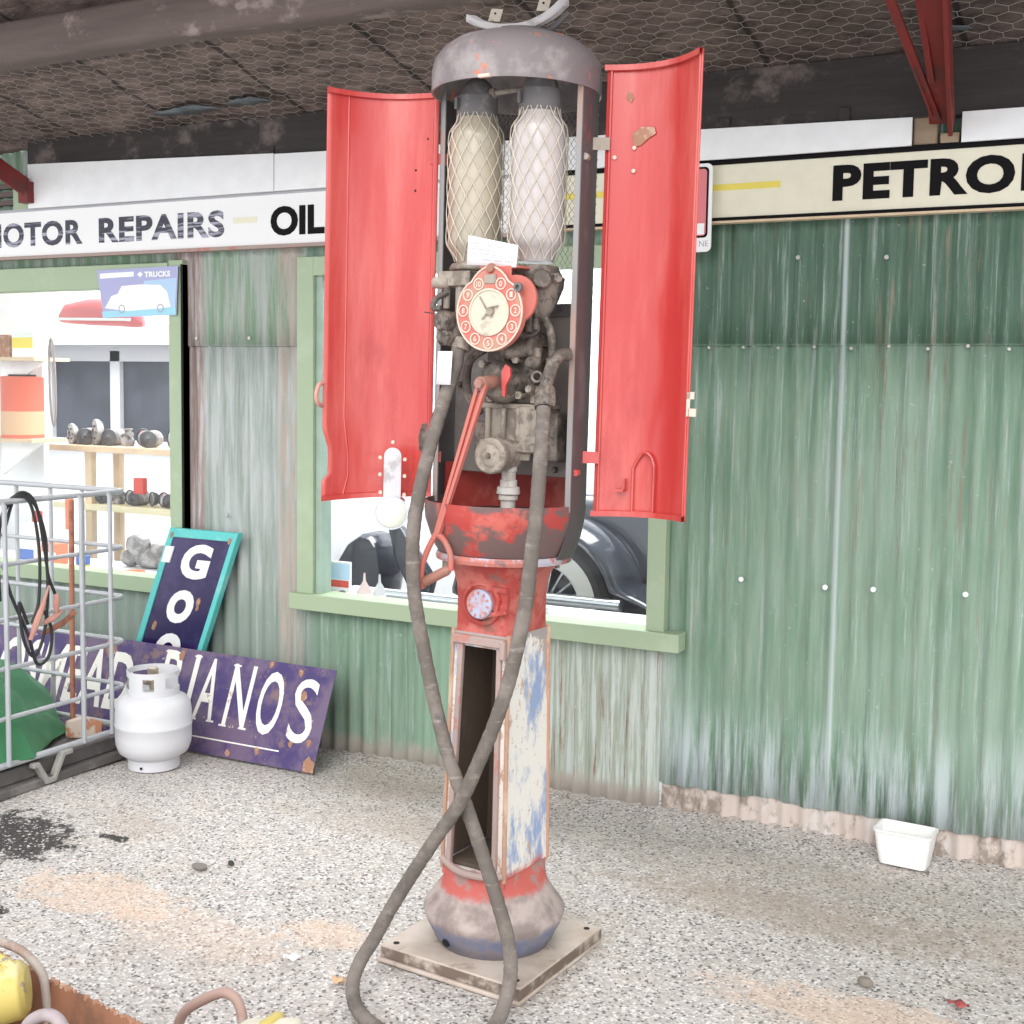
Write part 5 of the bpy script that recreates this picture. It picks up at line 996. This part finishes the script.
bx('pink_white_box', (-5.45, -5.36, 4.85, 4.92, .64, .95), 'paper', 'white carton with red print at the far left of the ledge', 'box', (.6, .8, 'redplast'))
# left shelves with tins
t = thing('wall_shelf', 'upper white wall shelf with wooden edge inside the left window', 'shelf', (-5.7, 5.0, 1.66), 'wall shelves'); L = Local(t); a = MB(); a.box(-6.5, -5.52, 4.95, 5.2, 1.695, 1.715); L.part('board', a, 'shelfwood'); a = MB(); a.prism([(-5.56, 1.695), (-5.9, 1.695), (-5.9, 1.50)], lambda u, v, t_: (u, 5.05 + t_, v), 0, .02); L.part('bracket', a, 'white')
t = thing('wall_shelf', 'lower white wall shelf with wooden edge inside the left window', 'shelf', (-5.7, 5.0, 1.25), 'wall shelves'); L = Local(t); a = MB(); a.box(-6.5, -5.55, 4.95, 5.2, 1.245, 1.265); L.part('board', a, 'shelfwood'); a = MB(); a.prism([(-5.58, 1.245), (-5.9, 1.245), (-5.9, 1.05)], lambda u, v, t_: (u, 5.05 + t_, v), 0, .02); L.part('bracket', a, 'white')
bx('yellow_label_tin', (-5.75, -5.58, 5.0, 5.1, 1.715, 1.86), 'paper', 'white tin with a yellow and red label on the upper wall shelf', 'tin', (.35, .75, 'yellow'))
bx('dark_tin', (-5.90, -5.77, 5.0, 5.1, 1.715, 1.84), 'rust', 'dark brown tin at the left end of the upper wall shelf', 'tin')
t = thing('red_drum', 'round red and cream tin drum on the lower wall shelf', 'tin', (-5.74, 5.06, 1.265)); a = MB(); a.lathe([(0, 0), (.115, 0), (.117, .005), (.115, .01), (.115, .335), (.117, .34), (.1, .345), (0, .345)], n=30); a.build('body', flat('red_orange_tin', (.72, .16, .10), .4), t); a = MB(); a.lathe([(.1155, .02), (.1158, .02), (.1158, .15), (.1155, .15)], n=30); a.build('label_band', flat('dusty_orange_cream', (.70, .45, .28), .5), t); a = MB(); a.tube([(.07 * math.cos(k), .07 * math.sin(k), .35) for k in [2 * pi * i / 16 for i in range(16)]], .006, 6, closed=True); a.build('lid_ring', 'darkpart', t)
loop_ = [(-5.33 + .022 * math.cos(k) - .006 * math.sin(k), 4.90, 1.58 + .235 * math.sin(k)) for k in [2 * pi * i / 24 for i in range(24)]]
o = tag(MB().tube(loop_, .006, 8, closed=True).build('drive_belt', flat('grey_brown_belt', (.34, .28, .26), .7)), 'long narrow grey drive belt hanging inside the left window', 'belt')
t = thing('red_model_plane', 'faded pink-red curved panel hanging high inside the left window', 'panel', (-5.1, 5.0, 1.93)); a = MB(); a.loft([[(x, .05 * math.cos(k) * s_, .075 * math.sin(k) * s_ + zo) for k in [2 * pi * i / 14 for i in range(14)]] for x, s_, zo in ((-.27, .35, .0), (-.22, .75, .02), (-.05, 1, .03), (.15, 1.1, .03), (.28, .8, .0), (.33, .3, -.03))]); a.build('shell', 'pinkred', t, smooth=60); a = MB(); a.bar((-.26, -.05, -.01), (.28, -.05, -.02), .01, .014); a.build('white_trim', 'white', t)
# back room window and lean-to
t = thing('timber_window', 'white framed window with dim panes in the far wall of the left room', 'window', (-7.0, 7.36, 1.1)); L = Local(t)
a = MB()
for b in ((-8.1, -7.98), (-7.35, -7.25), (-6.62, -6.5), (-6.03, -5.93), (-5.4, -5.3)): a.box(b[0], b[1], 7.33, 7.40, 1.08, 1.82)
a.box(-8.1, -5.3, 7.33, 7.40, 1.74, 1.86); a.box(-8.1, -5.3, 7.32, 7.40, 1.06, 1.13); L.part('frame', a, flat('grey_white_frame', (.55, .55, .56), .6))
a = MB(); a.box(-8.0, -5.4, 7.37, 7.39, 1.12, 1.75); L.part('pane', a, 'dkpane')
a = MB(); a.box(-8.3, -5.2, 7.1, 7.39, 1.86, 1.90); L.part('hood', a, flat('grey_hood', (.5, .5, .52), .6))
struct(pbox('trim_4', (-9, -3.95, 7.3, 7.4, 2.02, 2.10), 'white'))

# ================================================================ INSIDE THE RIGHT WINDOW: OLD CAR
t = thing('vintage_car', 'dark vintage car with cream whitewall wheel seen through the right window', 'car', (-2.6, 5.75, .0)); L = Local(t)
def wheel(cx, cz, y):
    a = MB(); a.lathe([(.20, -.05), (.31, -.055), (.335, -.03), (.335, .03), (.31, .055), (.28, .057)], (cx, y, cz), (0, -1, 0), 44); ty = L.part('tyre', a, 'rubbertyre')
    a = MB(); a.lathe([(.28, .058), (.20, .060), (.19, .05)], (cx, y, cz), (0, -1, 0), 44); L.part('whitewall', a, 'offwhite')
    a = MB(); a.lathe([(0, .045), (.03, .05), (.045, .03), (.05, .01)], (cx, y, cz), (0, -1, 0), 24)
    for k in range(18): an = 2 * pi * k / 18; a.bar((cx, y - .025, cz), (cx + .185 * math.cos(an), y - .02, cz + .185 * math.sin(an)), .01, .006, (0, 1, 0))
    a.lathe([(.18, .02), (.195, .05), (.2, .02)], (cx, y, cz), (0, -1, 0), 36); L.part('wheel_spokes', a, 'chrome')
wheel(-2.62, .56, 5.42); wheel(-2.62 + 2.9 - .6, .56, 5.42) if False else None
def fender(cx, cz, y0, y1, r, a0, a1, name='fender', tail=True):
    a = MB(); n = 26; rows = []
    for i in range(n + 1):
        an = math.radians(a0 + (a1 - a0) * i / n); row = []
        for j in range(7):
            f_ = j / 6; rr = r - .05 * (1 - f_) ** 2 * 1.0 + .02 * math.sin(pi * f_); row.append((cx + rr * math.cos(an), y0 + (y1 - y0) * f_, cz + rr * math.sin(an)))
        rows.append(row)
    if tail:
        for k in range(1, 9): u = k / 8; rows.append([(cx + (r) * math.cos(math.radians(a1)) + .75 * u, q[1], q[2] - .22 * math.sin(u * pi / 2)) for q in rows[n]])
    m_ = 7; vs = [q for rw in rows for q in rw]; a.add(vs, [(i * m_ + j, i * m_ + j + 1, (i + 1) * m_ + j + 1, (i + 1) * m_ + j) for i in range(len(rows) - 1) for j in range(m_ - 1)])
    L.part(name, a, 'carpaint', solid=.012, fixn=False, smooth=60)
fender(-2.60, .56, 5.33, 5.62, .40, 175, 15)
a = MB(); a.box(-2.1, -.6, 5.36, 5.6, .42, .455); L.part('running_board', a, 'carpaint', bev=.01)
a = MB(); a.hexa([(-3.3, 5.62, .5), (-.4, 5.62, .5), (-.4, 6.9, .5), (-3.3, 6.9, .5), (-3.2, 5.72, 1.05), (-.4, 5.66, 1.12), (-.4, 6.85, 1.12), (-3.2, 6.75, 1.05)]); L.part('body', a, 'carpaint', bev=.05)
a = MB(); a.hexa([(-2.1, 5.7, 1.1), (-.4, 5.7, 1.1), (-.4, 6.8, 1.1), (-2.1, 6.8, 1.1), (-1.85, 5.85, 1.62), (-.4, 5.85, 1.62), (-.4, 6.7, 1.62), (-1.85, 6.7, 1.62)]); L.part('cabin', a, 'carglass', bev=.03)
a = MB(); a.tube([(-3.05, 5.35, .60), (-2.2, 5.33, .60)], .028, 14); a.tube([(-3.35, 5.30, .50), (-2.7, 5.32, .52)], .02, 10); L.part('bumper', a, 'chrome')
a = MB(); a.lathe([(0, -.12), (.06, -.1), (.10, -.02), (.105, 0), (0, .02)], (-3.25, 5.6, .98), (-.6, -.8, 0), 26); L.part('headlamp', a, 'chrome')
# separate dark mudguards left of the car
t = thing('loose_mudguard', 'black curved mudguard standing behind the left part of the right window', 'mudguard', (-3.75, 5.40, 0)); L = Local(t)
pts = [(-3.83, .50), (-3.82, .66), (-3.74, .78), (-3.66, .83), (-3.60, .82), (-3.55, .76), (-3.53, .62), (-3.55, .50), (-3.62, .42), (-3.74, .42)]
a = MB(); a.loft([[(x * s_ + -3.68 * (1 - s_), y, z * s_ + .62 * (1 - s_)) for x, z in pts] for s_, y in ((.93, 5.36), (1, 5.39), (1, 5.55), (.9, 5.6))]); L.part('shell', a, 'carpaint', smooth=50)
a = MB(); a.box(-3.72, -3.64, 5.42, 5.52, 0, .44); L.part('stand', a, 'greypart')
t = thing('bent_fender_strip', 'dark slanting fender strip between the mudguard and the pump', 'fender', (-3.4, 5.35, .4)); L = Local(t)
a = MB(); a.prism([(-3.53, .90), (-3.45, .88), (-3.25, .62), (-3.28, .52), (-3.38, .54), (-3.47, .7)], lambda u, v, t_: (u, 5.4 + t_, v), 0, .06); L.part('strip', a, 'carpaint', bev=.01); a = MB(); a.box(-3.36, -3.30, 5.42, 5.46, 0, .56); L.part('stand', a, 'greypart')
bx('photo_card', (-3.31, -3.19, 4.60, 4.61, .675, .81), 'paper', 'small framed colour photo card standing on the right window ledge', 'photo card', (.40, .93, 'sky'))
a = MB(); a.box(-3.30, -3.20, 4.596, 4.599, .695, .725); tag(a.build('red_card_strip', 'redplast'), 'thin red strip at the foot of the photo card', 'card')
for x, c_, lab in ((-3.13, 'pinkish', 'left one, pale pink'), (-3.05, 'grey', 'right one, pale grey')):
    o = tag(MB().lathe([(0, .09), (.004, .09), (.006, .055), (.035, .005), (.035, 0), (0, 0)], (x, 4.62, .675), n=20).build('funnel', flat(c_ + '_funnel', (.62, .5, .48) if c_ == 'pinkish' else (.55, .55, .56), .4)), 'small upturned funnel on the right window ledge, ' + lab, 'funnel', 'funnels on the window ledge')
o = tag(MB().lathe([(0, 0), (.014, 0), (.016, .01), (.006, .016), (0, .016)], (-3.2, 4.55, .675), n=12).build('dead_bug_fitting', 'darkpart'), 'tiny dark fitting on the ledge left of the funnels', 'fitting')
o = tag(MB().tube([(-3.0, 4.60, .692), (-2.2, 4.58, .692)], .017, 12).build('metal_tube', 'chrome'), 'grey metal tube lying along the right window ledge behind the pump', 'tube')
